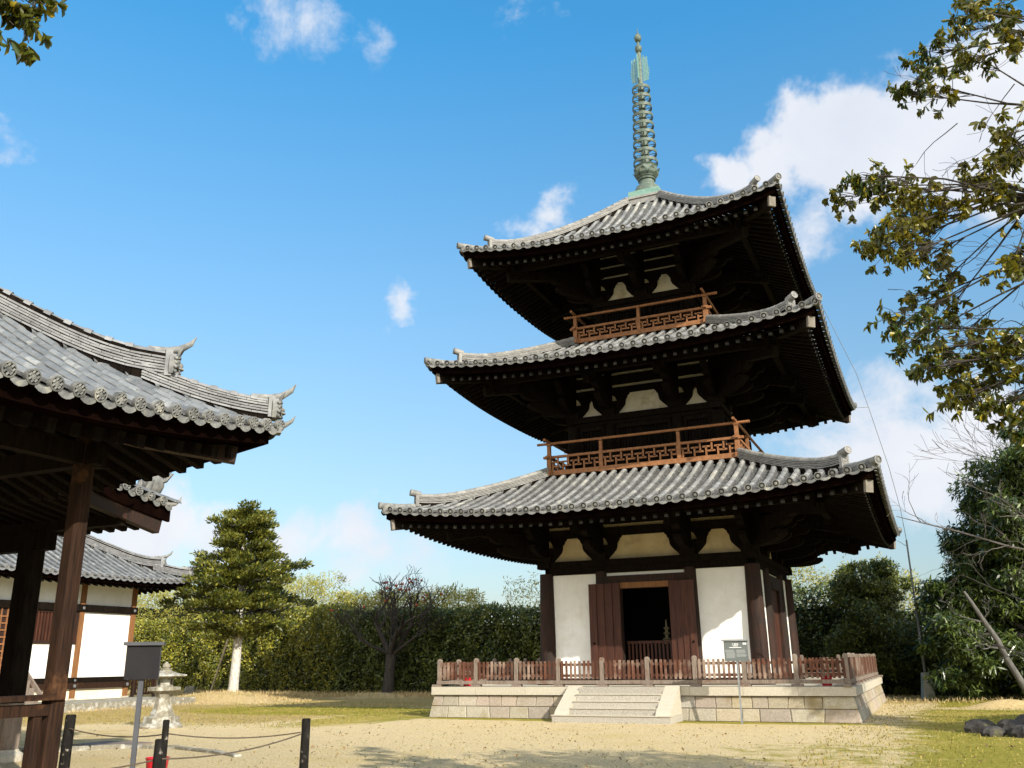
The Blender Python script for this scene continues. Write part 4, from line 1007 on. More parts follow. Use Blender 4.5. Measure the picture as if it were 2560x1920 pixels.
for o_ in list(LN.children):
    o_.data.transform(Matrix.Diagonal((1.04, 1.04, .80, 1)))
NB = empty('grey_notice_board', (-1.48, -21.36, 0), 'dark grey back of a roofed notice board on a square pole near the rope', 'sign')
o2, a2 = (-1.48, -21.36), math.radians(38)
B = MB(); obox(B, o2, a2, -.03, .03, -.03, .03, 0, 1.44); B.build('pole', 'sign_edge', NB)
B = MB(); obox(B, o2, a2, -.205, .205, -.03, .055, 1.385, 1.80); bk = B.build('board', 'sign_edge', NB)
B = MB(); obox(B, o2, a2, -.2045, .2035, .0552, .061, 1.386, 1.799); B.build('back_panel', 'sign_grey', bk)
B = MB(); obox(B, o2, a2, -.245, .245, -.07, .10, 1.803, 1.845); B.build('board_roof', 'sign_edge', NB)

def bollard(x, y, h_, r, label, tilt=0):
    B = MB(); B.lathe([(r*1.05, 0), (r, h_*.5), (r*.97, h_-.012), (r*.86, h_)], 14, (0, 0, 0), wob=lambda t, z: 1+.05*math.sin(3*t+z*4))
    o = B.build('rope_post', 'black_post', None, (0, 0, 0), smooth=True); o.location = (x, y, 0); o.rotation_euler = (0, tilt, 0)
    return tag(o, label, 'post', 'charred posts of the rope barrier')
bollard(.39, -20.39, .885, .056, 'charred black rope post standing alone on the gravel, right of the others', .01)
bollard(-1.23, -21.11, .89, .042, 'thin tall charred post beside the red bucket, behind the shorter post', -.01)
bollard(.12, -22.59, .80, .047, 'shorter mottled charred post just in front of the red bucket', .015)
bollard(-3.52, -20.62, .90, .072, 'thick charred post half hidden behind the brown hall pillar', .02)
def rope(pts, label):
    P_ = [Vector(p) for p in pts]; B = MB(); q = []
    for a, b in zip(P_, P_[1:]):
        for i in range(10):
            f = i/10; v = a.lerp(b, f); v.z -= .07*4*f*(1-f)*min(1, (b-a).length/2); q.append(v)
    q.append(P_[-1]); B.tube(q, .0085, 6); o = B.build('rope', 'rope', None, tuple(P_[0]), smooth=True)
    return tag(o, label, 'rope')
rope([(-3.46,-20.66,.72), (-1.23,-21.11+.045,.72), (.34,-20.42,.72)], 'dark sagging rope strung along the farther row of charred posts')
rope([(.36,-20.44,.70), (.12,-22.55,.60), (-.9,-24.2,.55)], 'nearer dark rope running from the lone right post down past the shorter mottled post')
B = MB(); B.lathe([(.12, 0), (.15, .30), (.165, .33), (.15, .33), (.115, .04)], 18, (-2.26, -20.16, 0)); bu = B.build('fire_bucket', 'red', None, (-2.26, -20.16, 0), smooth=True); tag(bu, 'red bucket on the ground behind the two charred rope posts', 'bucket')
B = MB(); B.tube([(-2.26+.16*math.cos(t), -20.16, .31-.2*math.sin(t)) for t in np.linspace(0, PI, 9)], .008, 6); B.build('handle', 'steel', bu)
# stone edging and drain cover
B = MB(); pts = [Vector(p) for p in ((-11,-18.0,.02), (-9.4,-17.75,.02),(-7.8,-17.2,.02),(-7.0,-16.2,.02),(-5.8,-16.05,.02),(-4.6,-16.45,.01),(-3.6,-16.9,0))]
for a, b in zip(pts, pts[1:]):
    n = max(1, int((b-a).length/.45))
    for i in range(n): 
        p, q = a.lerp(b, i/n), a.lerp(b, (i+.95)/n); B.bar(p+Vector((0,0,random.uniform(-.02,.015))), q+Vector((0,0,random.uniform(-.02,.015))), .14, .10)
tag(B.build('stone_edging', 'lantern', None, (-7, -16.2, 0)), 'low broken stone edging curving across the gravel behind the notice board', 'kerb')
tag(MB().box(-8.6, -7.3, -16.1, -15.2, 0, .03).build('drain_cover', 'wood_grey', None, (-8, -15.6, 0)), 'flat brown drain cover lying in the gravel beyond the hall pillar', 'drain cover')
# dark stones at the right
RK = [(8.45,-8.1,.30,.26),(8.98,-8.45,.25,.28),(9.4,-8.0,.34,.36),(8.62,-8.95,.25,.18),(9.2,-9.1,.32,.22),(9.85,-8.7,.38,.31)]
rl = ['dark rounded stone at the left end of the low heap on the mossy lawn','small dark stone between the two tallest stones of the heap','tall dark stone at the back of the low heap','flat dark stone at the front left of the low heap','flat dark stone at the front middle of the low heap','big dark stone at the right end of the low heap']
for (x, y, r, hh), lb in zip(RK, rl):
    s0 = random.uniform(0, 6); B = MB(); B.lathe([(r*.9, -.05), (r, hh*.35), (r*.82, hh*.75), (r*.45, hh), (.01, hh*1.03)], 14, (x, y, 0), wob=lambda t, z: 1+.16*math.sin(2*t+s0)+.12*math.sin(5*t+s0*2+z*14)+.06*math.sin(9*t+z*30))
    tag(B.build('dark_rock', 'rock', None, (x, y, 0), smooth=True, sharp=25), lb, 'rock', 'dark stones heaped on the lawn')
# ------------------------------------------------------------------ ground
m, b = new_mat('gravel_and_moss')
g_ = N('ShaderNodeTexCoord').outputs['Object']; sx_ = N('ShaderNodeSeparateXYZ'); lk(g_, sx_.inputs[0]); X, Y = sx_.outputs[0], sx_.outputs[1]
def mr(v, a, b_, o0=0, o1=1):
    n = N('ShaderNodeMapRange', interpolation_type='SMOOTHSTEP'); lk(v, n.inputs[0])
    for i, q in enumerate((a, b_, o0, o1)): n.inputs[i+1].default_value = q
    return n.outputs[0]
def spot(cx, cy, rx, ry, w=1):
    u = mth('MULTIPLY', mth('SUBTRACT', X, cx), 1/rx); v = mth('MULTIPLY', mth('SUBTRACT', Y, cy), 1/ry)
    return mr(mth('SQRT', mth('ADD', mth('MULTIPLY', u, u), mth('MULTIPLY', v, v))), .55, 1.15, w, 0)
grain = noise(g_, 55, 4, .7); grain2 = noise(g_, 17, 3, .6); broad = noise(g_, .35, 4, .55); mid_ = noise(g_, 2.2, 6, .65)
g4 = noise(g_, 24, 8, .82); grav = mixc(mr(g4, .36, .64), (.33,.245,.12), (.84,.69,.42)); g8 = noise(g_, 8.5, 6, .75); grav = mixc(mr(g8, .52, .68, 0, .55), grav, (.36,.27,.14)); grav = mixc(mr(grain2, .60, .72, 0, .6), grav, (.22,.17,.10)); grav = mixc(mr(mid_, .45, .75, 0, .5), grav, (.70,.54,.27)); grav = mixc(mr(broad, .5, .68, 0, .35), grav, (.50,.37,.14))
fine = noise(g_, 9, 5, .7); moss = mixc(fine, (.115,.125,.010), (.36,.31,.028)); moss = mixc(mr(fine, .54, .70, 0, .7), moss, (.58,.44,.13)); dry = mixc(fine, (.27,.19,.06), (.50,.37,.15)); moss = mixc(mr(broad, .5, .62, 0, .55), moss, (.42,.32,.08))
mk = None
for s_ in (mr(X, 5.2, 8.5), spot(-12, -3.2, 6.5, 3.2, 1), spot(0, -6.25, 8.5, .62, .95), spot(8.5, -13.5, 6, 3.6, .52), spot(9.5, -22, 6, 5, .8), spot(-7.5, -4, 2.2, 8, .8)):
    mk = s_ if mk is None else mth('MAXIMUM', mk, s_)
mk = mr(mth('ADD', mk, mth('MULTIPLY', mth('SUBTRACT', mid_, .5), 1.6)), .35, .8, 0, .92)
path = mth('MAXIMUM', spot(7.0, 4.5, .7, 4.5, 1), spot(9, 1.6, 5, .8, .8)); mk = mth('MULTIPLY', mk, mth('SUBTRACT', 1, path))
dk = None
for s_ in (mth('MULTIPLY', mr(X, -7, -11), mr(Y, -12.5, -8)), mr(Y, 3, 6), spot(-12, -15, 5, 4, .55), spot(-19, -9, 7, 5, .9)):
    dk = s_ if dk is None else mth('MAXIMUM', dk, s_)
dk = mr(mth('ADD', dk, mth('MULTIPLY', mth('SUBTRACT', mid_, .5), 1.3)), .35, .85, 0, .9)
col = mixc(mk, mixc(dk, grav, dry), moss)
lk(col, b.inputs['Base Color']); b.inputs['Roughness'].default_value = .95; b.inputs['Specular IOR Level'].default_value = .1
bump(b, mth('ADD', mth('ADD', g4, grain), mth('MULTIPLY', mid_, 2.0)), .9, .04)
MT['ground'] = m
B = MB(); B.add([(-500,-300,0),(500,-300,0),(500,900,0),(-500,900,0)], [(0,1,2,3)]); tag(B.build('ground', 'ground'), kind='structure')
def mound(cx, cy, rx, ry, h_):
    B = MB(); n, mm = 26, 7; vs = [(cx, cy, h_)]
    for i in range(1, mm+1):
        f = i/mm
        for k in range(n):
            t = 2*PI*k/n; w_ = 1+.10*math.sin(3*t+cx); vs.append((cx+rx*f*w_*math.cos(t), cy+ry*f*w_*math.sin(t), h_*(.5+.5*math.cos(PI*f))-.012*(i == mm)))
    fs = [(0, 1+k, 1+(k+1) % n) for k in range(n)] + [(1+i*n+k, 1+(i+1)*n+k, 1+(i+1)*n+(k+1) % n, 1+i*n+(k+1) % n) for i in range(mm-1) for k in range(n)]
    B.add(vs, fs); return B
MT['mound'] = surf('dry_earth_and_straw', (.34,.24,.10), (.52,.40,.20), ns=12, rough=.95, bmp=.7, bs=30, c3=(.26,.22,.05), ns3=1.3, t3=.58)
tag(mound(-20.8, 2.2, 4.4, 2.6, .42).build('mound', 'mound', smooth=True), kind='structure')
tag(mound(-16, 7.2, 2.6, 1.6, .22).build('mound', 'mound', smooth=True), kind='structure')
tag(mound(9.6, 2.2, 1.5, .9, .25).build('mound', 'mound', smooth=True), kind='structure')

# ------------------------------------------------------------------ vegetation
def blob(c, r, n, shell=.55):
    d = NR.normal(size=(n, 3)); d /= np.linalg.norm(d, axis=1)[:, None]; q = NR.uniform(shell, 1, n)**.6
    return np.array(c) + d*q[:, None]*np.array(r)
def hedge(name, pts, thick, hfun, n, mat, label, leaf=(.17, .085), core=True, top_ragged=.35, cat='hedge', group=None):
    """closed leafy wall along a polyline: leaves through its volume, denser at the outer faces"""
    P_ = [Vector(p) for p in pts]; ln = [0]; n = int(n*2.1)
    for a, b_ in zip(P_, P_[1:]): ln.append(ln[-1]+(b_-a).length)
    root = empty(name, (P_[0].x, P_[0].y, 0), label, cat, group); out = []
    x = NR.uniform(0, ln[-1], n); lat = NR.beta(.55, .55, n)*2-1; zf = NR.uniform(0, 1, n)**.85
    wv = lambda s_: .22*math.sin(s_*1.7)+.18*math.sin(s_*3.9+1)+.12*math.sin(s_*7.3+2)
    pts_ = np.empty((n, 3))
    for i in range(n):
        k = 0
        while k < len(ln)-2 and x[i] > ln[k+1]: k += 1
        f = (x[i]-ln[k])/(ln[k+1]-ln[k]); p = P_[k].lerp(P_[k+1], f); a = (P_[k+1]-P_[k]).normalized(); l = Vector((-a.y, a.x, 0))
        hh = hfun(x[i]/ln[-1]) + top_ragged*(wv(x[i])+.6*wv(x[i]*2.3+lat[i]*2)); z = zf[i]*hh
        th = thick*(1 - .35*(z/hh)**3) * (1+.28*math.sin(x[i]*2.1+z*1.9)+.16*math.sin(x[i]*5.3-z*3.1))
        q = p + l*lat[i]*th*.5; pts_[i] = (q.x, q.y, .05+z)
    V_ = leaf_arrays(pts_, leaf[0], leaf[1], bias=(0, 0, .25), droop=.2); quads_obj('foliage', V_, mat, root)
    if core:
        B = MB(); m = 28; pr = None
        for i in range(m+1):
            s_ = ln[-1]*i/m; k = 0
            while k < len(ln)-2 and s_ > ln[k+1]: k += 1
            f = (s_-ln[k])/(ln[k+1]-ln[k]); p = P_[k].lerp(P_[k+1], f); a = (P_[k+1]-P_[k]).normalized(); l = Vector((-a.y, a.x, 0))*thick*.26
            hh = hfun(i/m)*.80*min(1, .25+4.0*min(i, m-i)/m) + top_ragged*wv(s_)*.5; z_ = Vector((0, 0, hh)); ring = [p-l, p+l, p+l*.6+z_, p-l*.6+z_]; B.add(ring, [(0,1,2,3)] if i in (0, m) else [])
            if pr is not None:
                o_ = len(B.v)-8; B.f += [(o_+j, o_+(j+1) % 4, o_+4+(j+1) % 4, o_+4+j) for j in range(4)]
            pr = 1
        B.build('foliage_core', 'core', root)  # opaque filler hull added inside the leaves, not modelled branches
    return root
hedge('tall_hedge', [(-47,13.5,0),(-37,13.0,0),(-29,12.0,0),(-24,10.6,0),(-19.5,9.6,0)], 1.7, lambda f: 4.2+.2*math.sin(9*f), 40000, 'leaf_hedge', 'tall sunlit yellow-green hedge running behind the conical tree and the white hall')
hedge('tall_hedge', [(-19.8,9.9,0),(-15,9.6,0),(-10,10.2,0),(-4,11.8,0)], 1.8, lambda f: 4.05-.1*f, 30000, 'leaf_mid', 'tall shaded dark green hedge behind the bare persimmon tree')
hedge('tall_hedge', [(-4.3,12.2,0),(1,13.4,0),(6,13.6,0)], 1.6, lambda f: 4.6, 9000, 'leaf_dark', 'dark hedge seen just right of the pagoda body, behind the fence')
hedge('tall_hedge', [(6,13.2,0),(9,11.0,0),(12,9.0,0),(16,6.0,0)], 1.8, lambda f: 3.3-.4*f, 15000, 'leaf_dark', 'dark glossy hedge behind the steel pole at the right')
tag(hedge('bamboo_grove', [(-58,19,0),(-44,18,0),(-33,16.5,0),(-24,14.5,0)], 3.0, lambda f: 6.9-.5*f, 34000, 'leaf_bamboo', 'yellow-green bamboo grove rising behind the sunlit hedge', (.24,.05), True, .7, 'bamboo'), kind='stuff')
tag(hedge('bamboo_grove', [(-23.5,14.2,0),(-17.5,12.6,0),(-13.5,12.8,0)], 1.8, lambda f: 5.3-.25*f, 15000, 'leaf_bamboo', 'sunlit bamboo tops behind the bare persimmon tree', (.22,.05), True, .55, 'bamboo'), kind='stuff')
tag(hedge('bamboo_grove', [(-12.5,13.6,0),(-9,14.2,0)], 1.0, lambda f: 5.4, 1500, 'leaf_bamboo', 'thin pale bamboo sprays at the left edge of the pagoda', (.22,.045), False, 1.2, 'bamboo'), kind='stuff')
tag(hedge('bamboo_grove', [(1.0,15.2,0),(4.5,15.2,0),(7.5,15,0)], 1.3, lambda f: 5.9-.7*f, 6500, 'leaf_bamboo', 'pale feathery bamboo behind the dark hedge right of the pagoda', (.22,.045), False, 1.3, 'bamboo'), kind='stuff')

def branch(B, p, d, length, r, depth, rnd, spread=.6, up=.15, ends=None, nseg=4, kink=.18, minr=.004, kids=(2, 3), shrink=.72):
    pts = [Vector(p)]; rad = [r]; d = Vector(d).normalized()
    for i in range(nseg):
        d = (d + Vector((rnd.gauss(0, kink), rnd.gauss(0, kink), rnd.gauss(0, kink)+up*.3))).normalized()
        pts.append(pts[-1]+d*length/nseg); rad.append(max(minr, r*(1-.45*(i+1)/nseg)))
    B.tube(pts, rad, 7 if r > .05 else (5 if r > .015 else 3), r > .05)
    if depth == 0:
        if ends is not None: ends.append((pts[-1], d))
        return
    for j in range(rnd.randint(*kids)+1):
        i = nseg if j == 0 else rnd.randint(max(1, nseg//2), nseg)
        q = pts[i]; ax = Vector((rnd.gauss(0, 1), rnd.gauss(0, 1), rnd.gauss(0, .7)+up)).normalized()
        nd = (d*(1-spread*.4) + ax*spread).normalized()
        branch(B, q, nd, length*rnd.uniform(shrink-.12, shrink+.1), max(minr, rad[i]*rnd.uniform(.55, .78)), depth-1, rnd, spread, up, ends, nseg, kink, minr, kids, shrink)

# conical evergreen with a pale trunk
tx, ty = -21.38, 3.48
CT = empty('conical_evergreen', (tx, ty, .3), 'layered cone-shaped evergreen tree with a bare pale trunk', 'tree')
B = MB(); B.tube([(tx-.03,ty,.15),(tx,ty,.6),(tx+.05,ty,2.0),(tx+.05,ty,3.6),(tx,ty,6),(tx-.1,ty,8.2)], [.27,.225,.20,.18,.11,.03], 14); B.build('trunk', 'bark_pale', CT, smooth=True)
LB = MB(); pads = []; rnd = random.Random(5)
prof = [(2.9,1.5),(3.4,2.5),(4.0,3.0),(4.7,2.9),(5.5,2.7),(6.3,2.3),(7.0,1.7),(7.4,1.25),(7.9,1.5),(8.3,1.05),(8.75,.4)]
def rz(z):
    for (z0, r0), (z1, r1) in zip(prof, prof[1:]):
        if z0 <= z <= z1: return r0+(r1-r0)*(z-z0)/(z1-z0)
    return .3
z = 3.0
while z < 8.7:
    R_ = rz(z)*.93; nk = max(4, int(5+R_*2.4)); a0 = rnd.uniform(0, 6)
    for k in range(nk):
        t = a0 + 2*PI*k/nk + rnd.uniform(-.25, .25); dzb = rnd.uniform(-.26, .26); rr = R_*rnd.choice((.62,.8,.95,1.05,1.25))*rnd.uniform(.92, 1.08)
        LB.tube([(tx, ty, z-.35), (tx+rr*.5*math.cos(t), ty+rr*.5*math.sin(t), z-.12), (tx+rr*.95*math.cos(t), ty+rr*.95*math.sin(t), z+dzb)], [.04, .025, .008], 5, False)
        for f in (.35, .62, .9): pads.append(((tx+rr*f*math.cos(t), ty+rr*f*math.sin(t), z+dzb*f+rnd.uniform(-.14,.14)-.10*(1-f)), (.30+.26*f, .30+.26*f, .20), int(100*(.5+f))))
    z += .40+rnd.uniform(0, .16)
LB.build('limbs', 'bark_grey', CT)
P_ = np.concatenate([blob(c, r, n, .1) for c, r, n in pads]); A_ = P_ - np.array((tx, ty, 0)); A_[:, 2] = .55*np.linalg.norm(A_[:, :2], axis=1)+.2; A_ /= np.linalg.norm(A_, axis=1)[:, None]
quads_obj('crown', leaf_arrays(P_, .20, .085, A=A_*.8, face=.7), 'leaf_tree', CT)
# thin support pole in the lawn
tag(MB().tube([(-27.6,8.9,0),(-26.6,8.95,3.1)], .06, 8).build('support_pole', 'bamboo_pole', None, (-27.6,8.9,0), smooth=True), 'thin weathered pole leaning in front of the sunlit hedge left of the pale trunk', 'pole')
tag(MB().cbox((-27.6,7.4,.25),.6,.3,.5,.4,.7).build('low_stone', 'lantern', None, (-27.6,7.4,0)), 'small grey upright stone in the dry grass below the sunlit hedge', 'stone')

# persimmon
rnd = random.Random(21); PT = empty('persimmon_tree', (-16.0, 8.0, 0), 'leafless persimmon tree with dark spreading branches and a few red fruits', 'tree')
B = MB(); B.tube([(-16.05,8,0),(-16.0,8,.5),(-15.95,8,1.3),(-15.9,8,1.9)], [.34,.26,.24,.26], 12)
ends = []
for d, l, r in (((-.75,-.3,1.0),2.0,.16),((.15,-.25,1.2),2.2,.17),((.8,.1,.95),2.0,.15),((-.2,.2,1.1),2.0,.13),((.4,-.6,.9),1.8,.11),((-.9,-.5,.5),1.7,.10),((.95,-.2,.6),1.8,.10)):
    branch(B, (-15.9,8,1.85), d, l*.93, r, 4, rnd, .56, .22, ends, 4, .15, .011, (2, 2), .66)
B.build('branches', 'bark_dark', PT, smooth=True, sharp=60)
fm = None; pick = [e for e in ends if 3.9 < e[0].z < 5.6]; rnd.shuffle(pick)
for p, d in pick[:28]:
    if fm is None: fr_ = MB().lathe([(.005,-.055),(.05,-.045),(.066,0),(.055,.04),(.02,.055)], 9).build('fruit', 'fruit', PT, smooth=True); ob = fr_; fm = fr_; 
    else: ob = fm.copy(); COL.objects.link(ob); ob.parent = PT
    if ob is fm:
        for v in ob.data.vertices: v.co += ORG[PT.name]
    ob.location = (p.x+16.0, p.y-8.0, p.z-.05)

# rounded shrubs and big dark evergreen at the right
def leafy_tree(name, x, y, trunk_h, r_t, blobs, leaf, mat, label, per=900, bark='bark_dark', cat='tree', A=None, group=None, droop=.25):
    T_ = empty(name, (x, y, 0), label, cat, group); B = MB()
    top = max(blobs, key=lambda q: q[2]); B.tube([(x,y,0),(x,y,trunk_h*.6),(x+(top[0]-x)*.5,y+(top[1]-y)*.5,trunk_h),(top[0],top[1],top[2])], [r_t*1.3, r_t, r_t*.8, .03], 10)
    for bx, by, bz, br in blobs: B.tube([(x,y,trunk_h*.7),((x+bx)/2,(y+by)/2,(trunk_h*.7+bz)/2+.1),(bx,by,bz)], [r_t*.5, r_t*.3, .015], 6, False)
    B.build('trunk', bark, T_, smooth=True)
    out = []
    for bx, by, bz, br in blobs:
        n = int(per*br*br*2.4)
        sub = [(np.array((bx, by, bz)) + NR.normal(size=3)*br*.55, br*NR.uniform(.28, .5)) for _ in range(max(3, int(9*br)))]
        out.append(blob((bx, by, bz), (br*.9, br*.9, br*.8), int(n*.8), .12))
        for c, r in sub: out.append(blob(c, (r, r, r*.8), max(6, n//len(sub)), .2))
    P_ = np.concatenate(out); P_ = P_[P_[:, 2] > .1]
    quads_obj('crown', leaf_arrays(P_, leaf[0], leaf[1], droop=droop), mat, T_)
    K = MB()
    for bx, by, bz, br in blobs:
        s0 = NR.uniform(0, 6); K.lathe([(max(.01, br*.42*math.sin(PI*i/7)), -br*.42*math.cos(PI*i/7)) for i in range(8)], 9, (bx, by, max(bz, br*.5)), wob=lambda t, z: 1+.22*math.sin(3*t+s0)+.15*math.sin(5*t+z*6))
    K.build('foliage_core', 'core', T_)  # solid filler lumps added so the crown is not see-through
    return T_
leafy_tree('rounded_evergreen', 5.2, 11.7, 1.6, .10, [(4.9,11.6,2.2,1.35),(5.6,11.7,3.2,1.35),(4.8,11.8,4.2,1.0),(6.0,11.6,4.4,.9),(4.7,11.8,5.0,.5),(6.0,11.6,5.2,.5),(6.2,11.5,1.6,1.3),(4.2,11.6,1.3,1.1)], (.17,.07), 'leaf_mid', 'rounded light green evergreen right of the pagoda with two soft peaks', 1100)
bt = [tuple(q) for q in [[11.26, 6.41, 7.72, 1.2], [10.49, 7.67, 6.5, 1.1], [9.68, 8.92, 5.26, 1.15], [10.95, 6.43, 5.72, 1.4], [9.04, 7.75, 3.5, 1.3], [10.56, 8.87, 3.94, 1.5], [8.44, 6.56, 2.2, 1.1], [9.52, 7.73, 1.78, 1.4], [10.8, 8.85, 2.05, 1.6], [12.03, 6.33, 7.06, 1.6], [11.97, 7.54, 4.5, 1.7], [8.05, 8.97, 3.14, 0.6], [12.04, 6.33, 8.66, 0.9]]]
leafy_tree('big_dark_evergreen', 11.2, 7.4, 3, .22, bt, (.28,.07), 'leaf_dark', 'large dark evergreen tree with drooping narrow leaves at the right edge', 850, droop=.7)
# far bare tree
rnd = random.Random(9); FB = empty('bare_twiggy_tree', (16.6, 17.0, 0), 'pale leafless tree with fine twigs rising behind the large dark evergreen', 'tree'); B = MB()
B.tube([(16.6,17,0),(16.4,17,4),(16.0,17,7.6)], [.25,.2,.17], 9)
for d, l in (((-.35,.0,1),3.0),((-.8,-.1,.75),3.0),((-.9,.1,.45),3.0),((.2,.2,1),3.0),((-.6,.3,1),3.2)):
    branch(B, (16.0,17,7.3), d, l*1.1, .09, 4, rnd, .5, .1, None, 4, .12, .009, (2, 3), .68)
B.build('branches', 'twig', FB)
# leaning dead trunk
LT = empty('leaning_dead_tree', (10.36, 4.88, 0), 'leaning grey dead trunk with short broken side branches', 'tree'); B = MB()
B.tube([(10.5,4.88,-.05),(10.2,4.88,.7),(9.9,4.88,1.4),(9.72,4.9,2.0),(9.42,4.92,2.6),(9.12,4.93,3.25),(8.93,4.95,3.64)], [.13,.112,.10,.092,.08,.065,.04], 10); B.build('trunk', 'bark_grey', LT, smooth=True)
rnd = random.Random(4); B = MB()
branch(B, (9.40,4.92,2.62), (-1,-.1,.22), .75, .04, 3, rnd, .55, .05, None, 4, .2, .007, (1, 2), .7); branch(B, (9.36,4.92,2.7), (.7,-.3,.5), .35, .035, 3, rnd, .6, .1, None, 3, .2, .007, (1, 2), .75); branch(B, (9.75,4.9,1.75), (-1,-.2,.15), .6, .04, 3, rnd, .6, .1, None, 4, .2, .007, (1, 2), .7)
B.build('side_branches', 'bark_grey', LT)
# bare tree off to the right whose boughs cross the picture
rnd = random.Random(13); BT = empty('bare_branching_tree', (12.2, -5.2, 0), 'leafless tree at the right edge whose long thin boughs reach toward the pagoda', 'tree'); B = MB()
B.tube([(12.2,-5.2,0),(12.1,-5.3,1.4),(11.9,-5.4,2.6),(11.6,-5.6,3.3)], [.2,.17,.14,.12], 9)
def bough(pts, r, seed, tw=7):
    rr = random.Random(seed); P_ = [Vector(p) for p in pts]; B.tube(P_, [r*(1-.75*i/(len(P_)-1)) for i in range(len(P_))], 6)
    for j in range(tw):
        i = rr.randint(0, len(P_)-2); q = P_[i].lerp(P_[i+1], rr.random()); d = (P_[i+1]-P_[i]).normalized()
        branch(B, q, d+Vector((rr.gauss(0,.5), rr.gauss(0,.4), rr.gauss(.1,.6))), rr.uniform(.35, .9), .013, 2, rr, .5, .12, None, 4, .2, .004, (1, 2), .7)
bough([(11.6,-5.6,3.3),(10.7,-6.1,3.7),(9.7,-6.3,3.95),(8.7,-6.4,4.35),(7.9,-6.45,4.62),(7.35,-6.44,4.82)], .034, 3, 14)
bough([(11.6,-5.6,3.3),(10.6,-6.2,4.2),(10.0,-6.5,4.7),(9.6,-6.6,5.1)], .028, 5, 10)
bough([(12.0,-5.4,2.0),(10.9,-6.2,2.2),(10.0,-6.5,2.6),(9.2,-6.5,3.0),(8.6,-6.5,3.35)], .024, 6, 8)
bough([(12.1,-5.3,1.4),(11.0,-6.3,1.35),(9.9,-6.6,1.45),(9.0,-6.7,1.75),(8.2,-6.8,2.4)], .024, 8, 5)
B.build('boughs', 'twig', BT, smooth=True)

# broad-leaved tree: boughs enter from the upper right
CL = [[8.56, -22.19, 6.99], [8.83, -22.0, 7.27], [8.86, -22.59, 6.56], [9.13, -22.32, 7.11], [8.4, -21.7, 7.09], [8.26, -21.69, 6.96], [8.52, -22.79, 6.24], [8.84, -22.71, 6.98], [9.07, -22.96, 6.45], [8.67, -22.36, 6.69], [8.9, -22.97, 5.59], [8.9, -22.36, 5.62], [8.75, -22.08, 5.7], [8.79, -22.6, 5.27], [9.08, -22.08, 5.89], [8.94, -22.18, 5.29], [7.79, -22.9, 5.51], [7.6, -22.15, 5.72], [7.89, -22.57, 5.55], [8.02, -22.36, 5.61], [8.24, -22.55, 5.43], [8.2, -21.97, 5.56], [8.34, -22.33, 5.38], [8.02, -22.72, 5.04], [7.86, -22.17, 5.14], [8.21, -21.85, 5.29], [8.42, -22.53, 5.24], [8.05, -22.63, 4.82], [8.25, -22.4, 4.9], [7.78, -21.62, 5.42], [7.93, -21.57, 5.58], [8.32, -22.01, 4.77], [8.09, -21.67, 4.73], [8.31, -21.76, 4.55], [7.87, -22.4, 4.28], [8.1, -22.81, 4.08], [8.42, -22.04, 4.26], [7.94, -22.15, 4.18], [8.19, -22.44, 4.0], [8.08, -22.62, 3.8], [8.21, -22.37, 3.85], [8.55, -22.31, 3.98], [8.66, -22.6, 3.94], [8.73, -22.58, 3.74], [8.58, -22.33, 3.81], [8.44, -21.75, 3.8], [8.49, -22.14, 3.67], [8.28, -22.55, 3.52], [8.62, -22.58, 3.44], [8.56, -22.33, 3.43], [8.64, -22.69, 3.22], [8.75, -22.71, 4.53], [8.87, -22.28, 4.78]]
rnd = random.Random(17); BL = empty('broad_leaved_tree', (11.6, -29.2, 0), 'broad-leaved evergreen with yellow-highlighted leaves whose boughs hang in from the upper right', 'tree'); B = MB()
B.tube([(11.6,-29.2,0),(11.4,-29.0,2.2),(11.2,-28.4,3.4),(10.9,-26.7,4.4),(10.6,-24.5,5.05)], [.26,.22,.17,.11,.06], 12); B.tube([(10.6,-24.5,5.05),(10.45,-24.0,5.9),(10.3,-23.6,6.7)], [.055,.04,.028], 8); B.tube([(10.9,-26.7,4.4),(10.6,-25,4.15),(10.2,-23.5,4.0)], [.06,.045,.03], 8)
fork = [Vector((10.2,-23.5,4.0)), Vector((10.6,-24.5,5.05)), Vector((10.45,-24.0,5.9)), Vector((10.3,-23.6,6.7))]
hubs = [Vector(p) for p in ((9.45,-22.6,3.95),(9.4,-22.5,4.67),(9.2,-22.4,5.2),(9.5,-22.4,5.9),(9.65,-22.55,6.65))]
for h_ in hubs:
    f = min(fork, key=lambda q: (q-h_).length + (2 if q.z > h_.z+.4 else 0)); md = f.lerp(h_, .5)+Vector((0,0,.08)); B.tube([f, md, h_], [.042, .03, .022], 7)
whorls = []
for c in CL:
    c = Vector(c); h_ = min(hubs, key=lambda q: (q-c).length + rnd.uniform(0, .35)); md = h_.lerp(c, .5) + Vector((rnd.uniform(-.08,.08), rnd.uniform(-.08,.08), rnd.uniform(-.02,.13)))
    B.tube([h_, h_.lerp(md, .5)+Vector((0,0,rnd.uniform(-.04,.1))), md, c], [.015, .011, .008, .0045], 5, False)
    for j in range(rnd.randint(14, 18)):
        e = c + Vector((rnd.gauss(0,.092), rnd.gauss(0,.092), rnd.gauss(0,.07))); s_ = md.lerp(c, rnd.uniform(.4, 1))
        B.tube([s_, s_.lerp(e, .5)+Vector((0,0,rnd.uniform(-.03,.04))), e], [.004, .0032, .002], 3, False); whorls.append((e, (e-s_).normalized()))
for j in range(26):
    h_ = rnd.choice(hubs); c = Vector(rnd.choice(CL)); q = h_.lerp(c, rnd.uniform(.1, .8)); branch(B, q, (c-h_)+Vector((rnd.gauss(0,.5), rnd.gauss(0,.5), rnd.gauss(0,.4))), rnd.uniform(.25, .5), .006, 2, rnd, .5, .1, None, 4, .16, .002, (1, 2), .7)
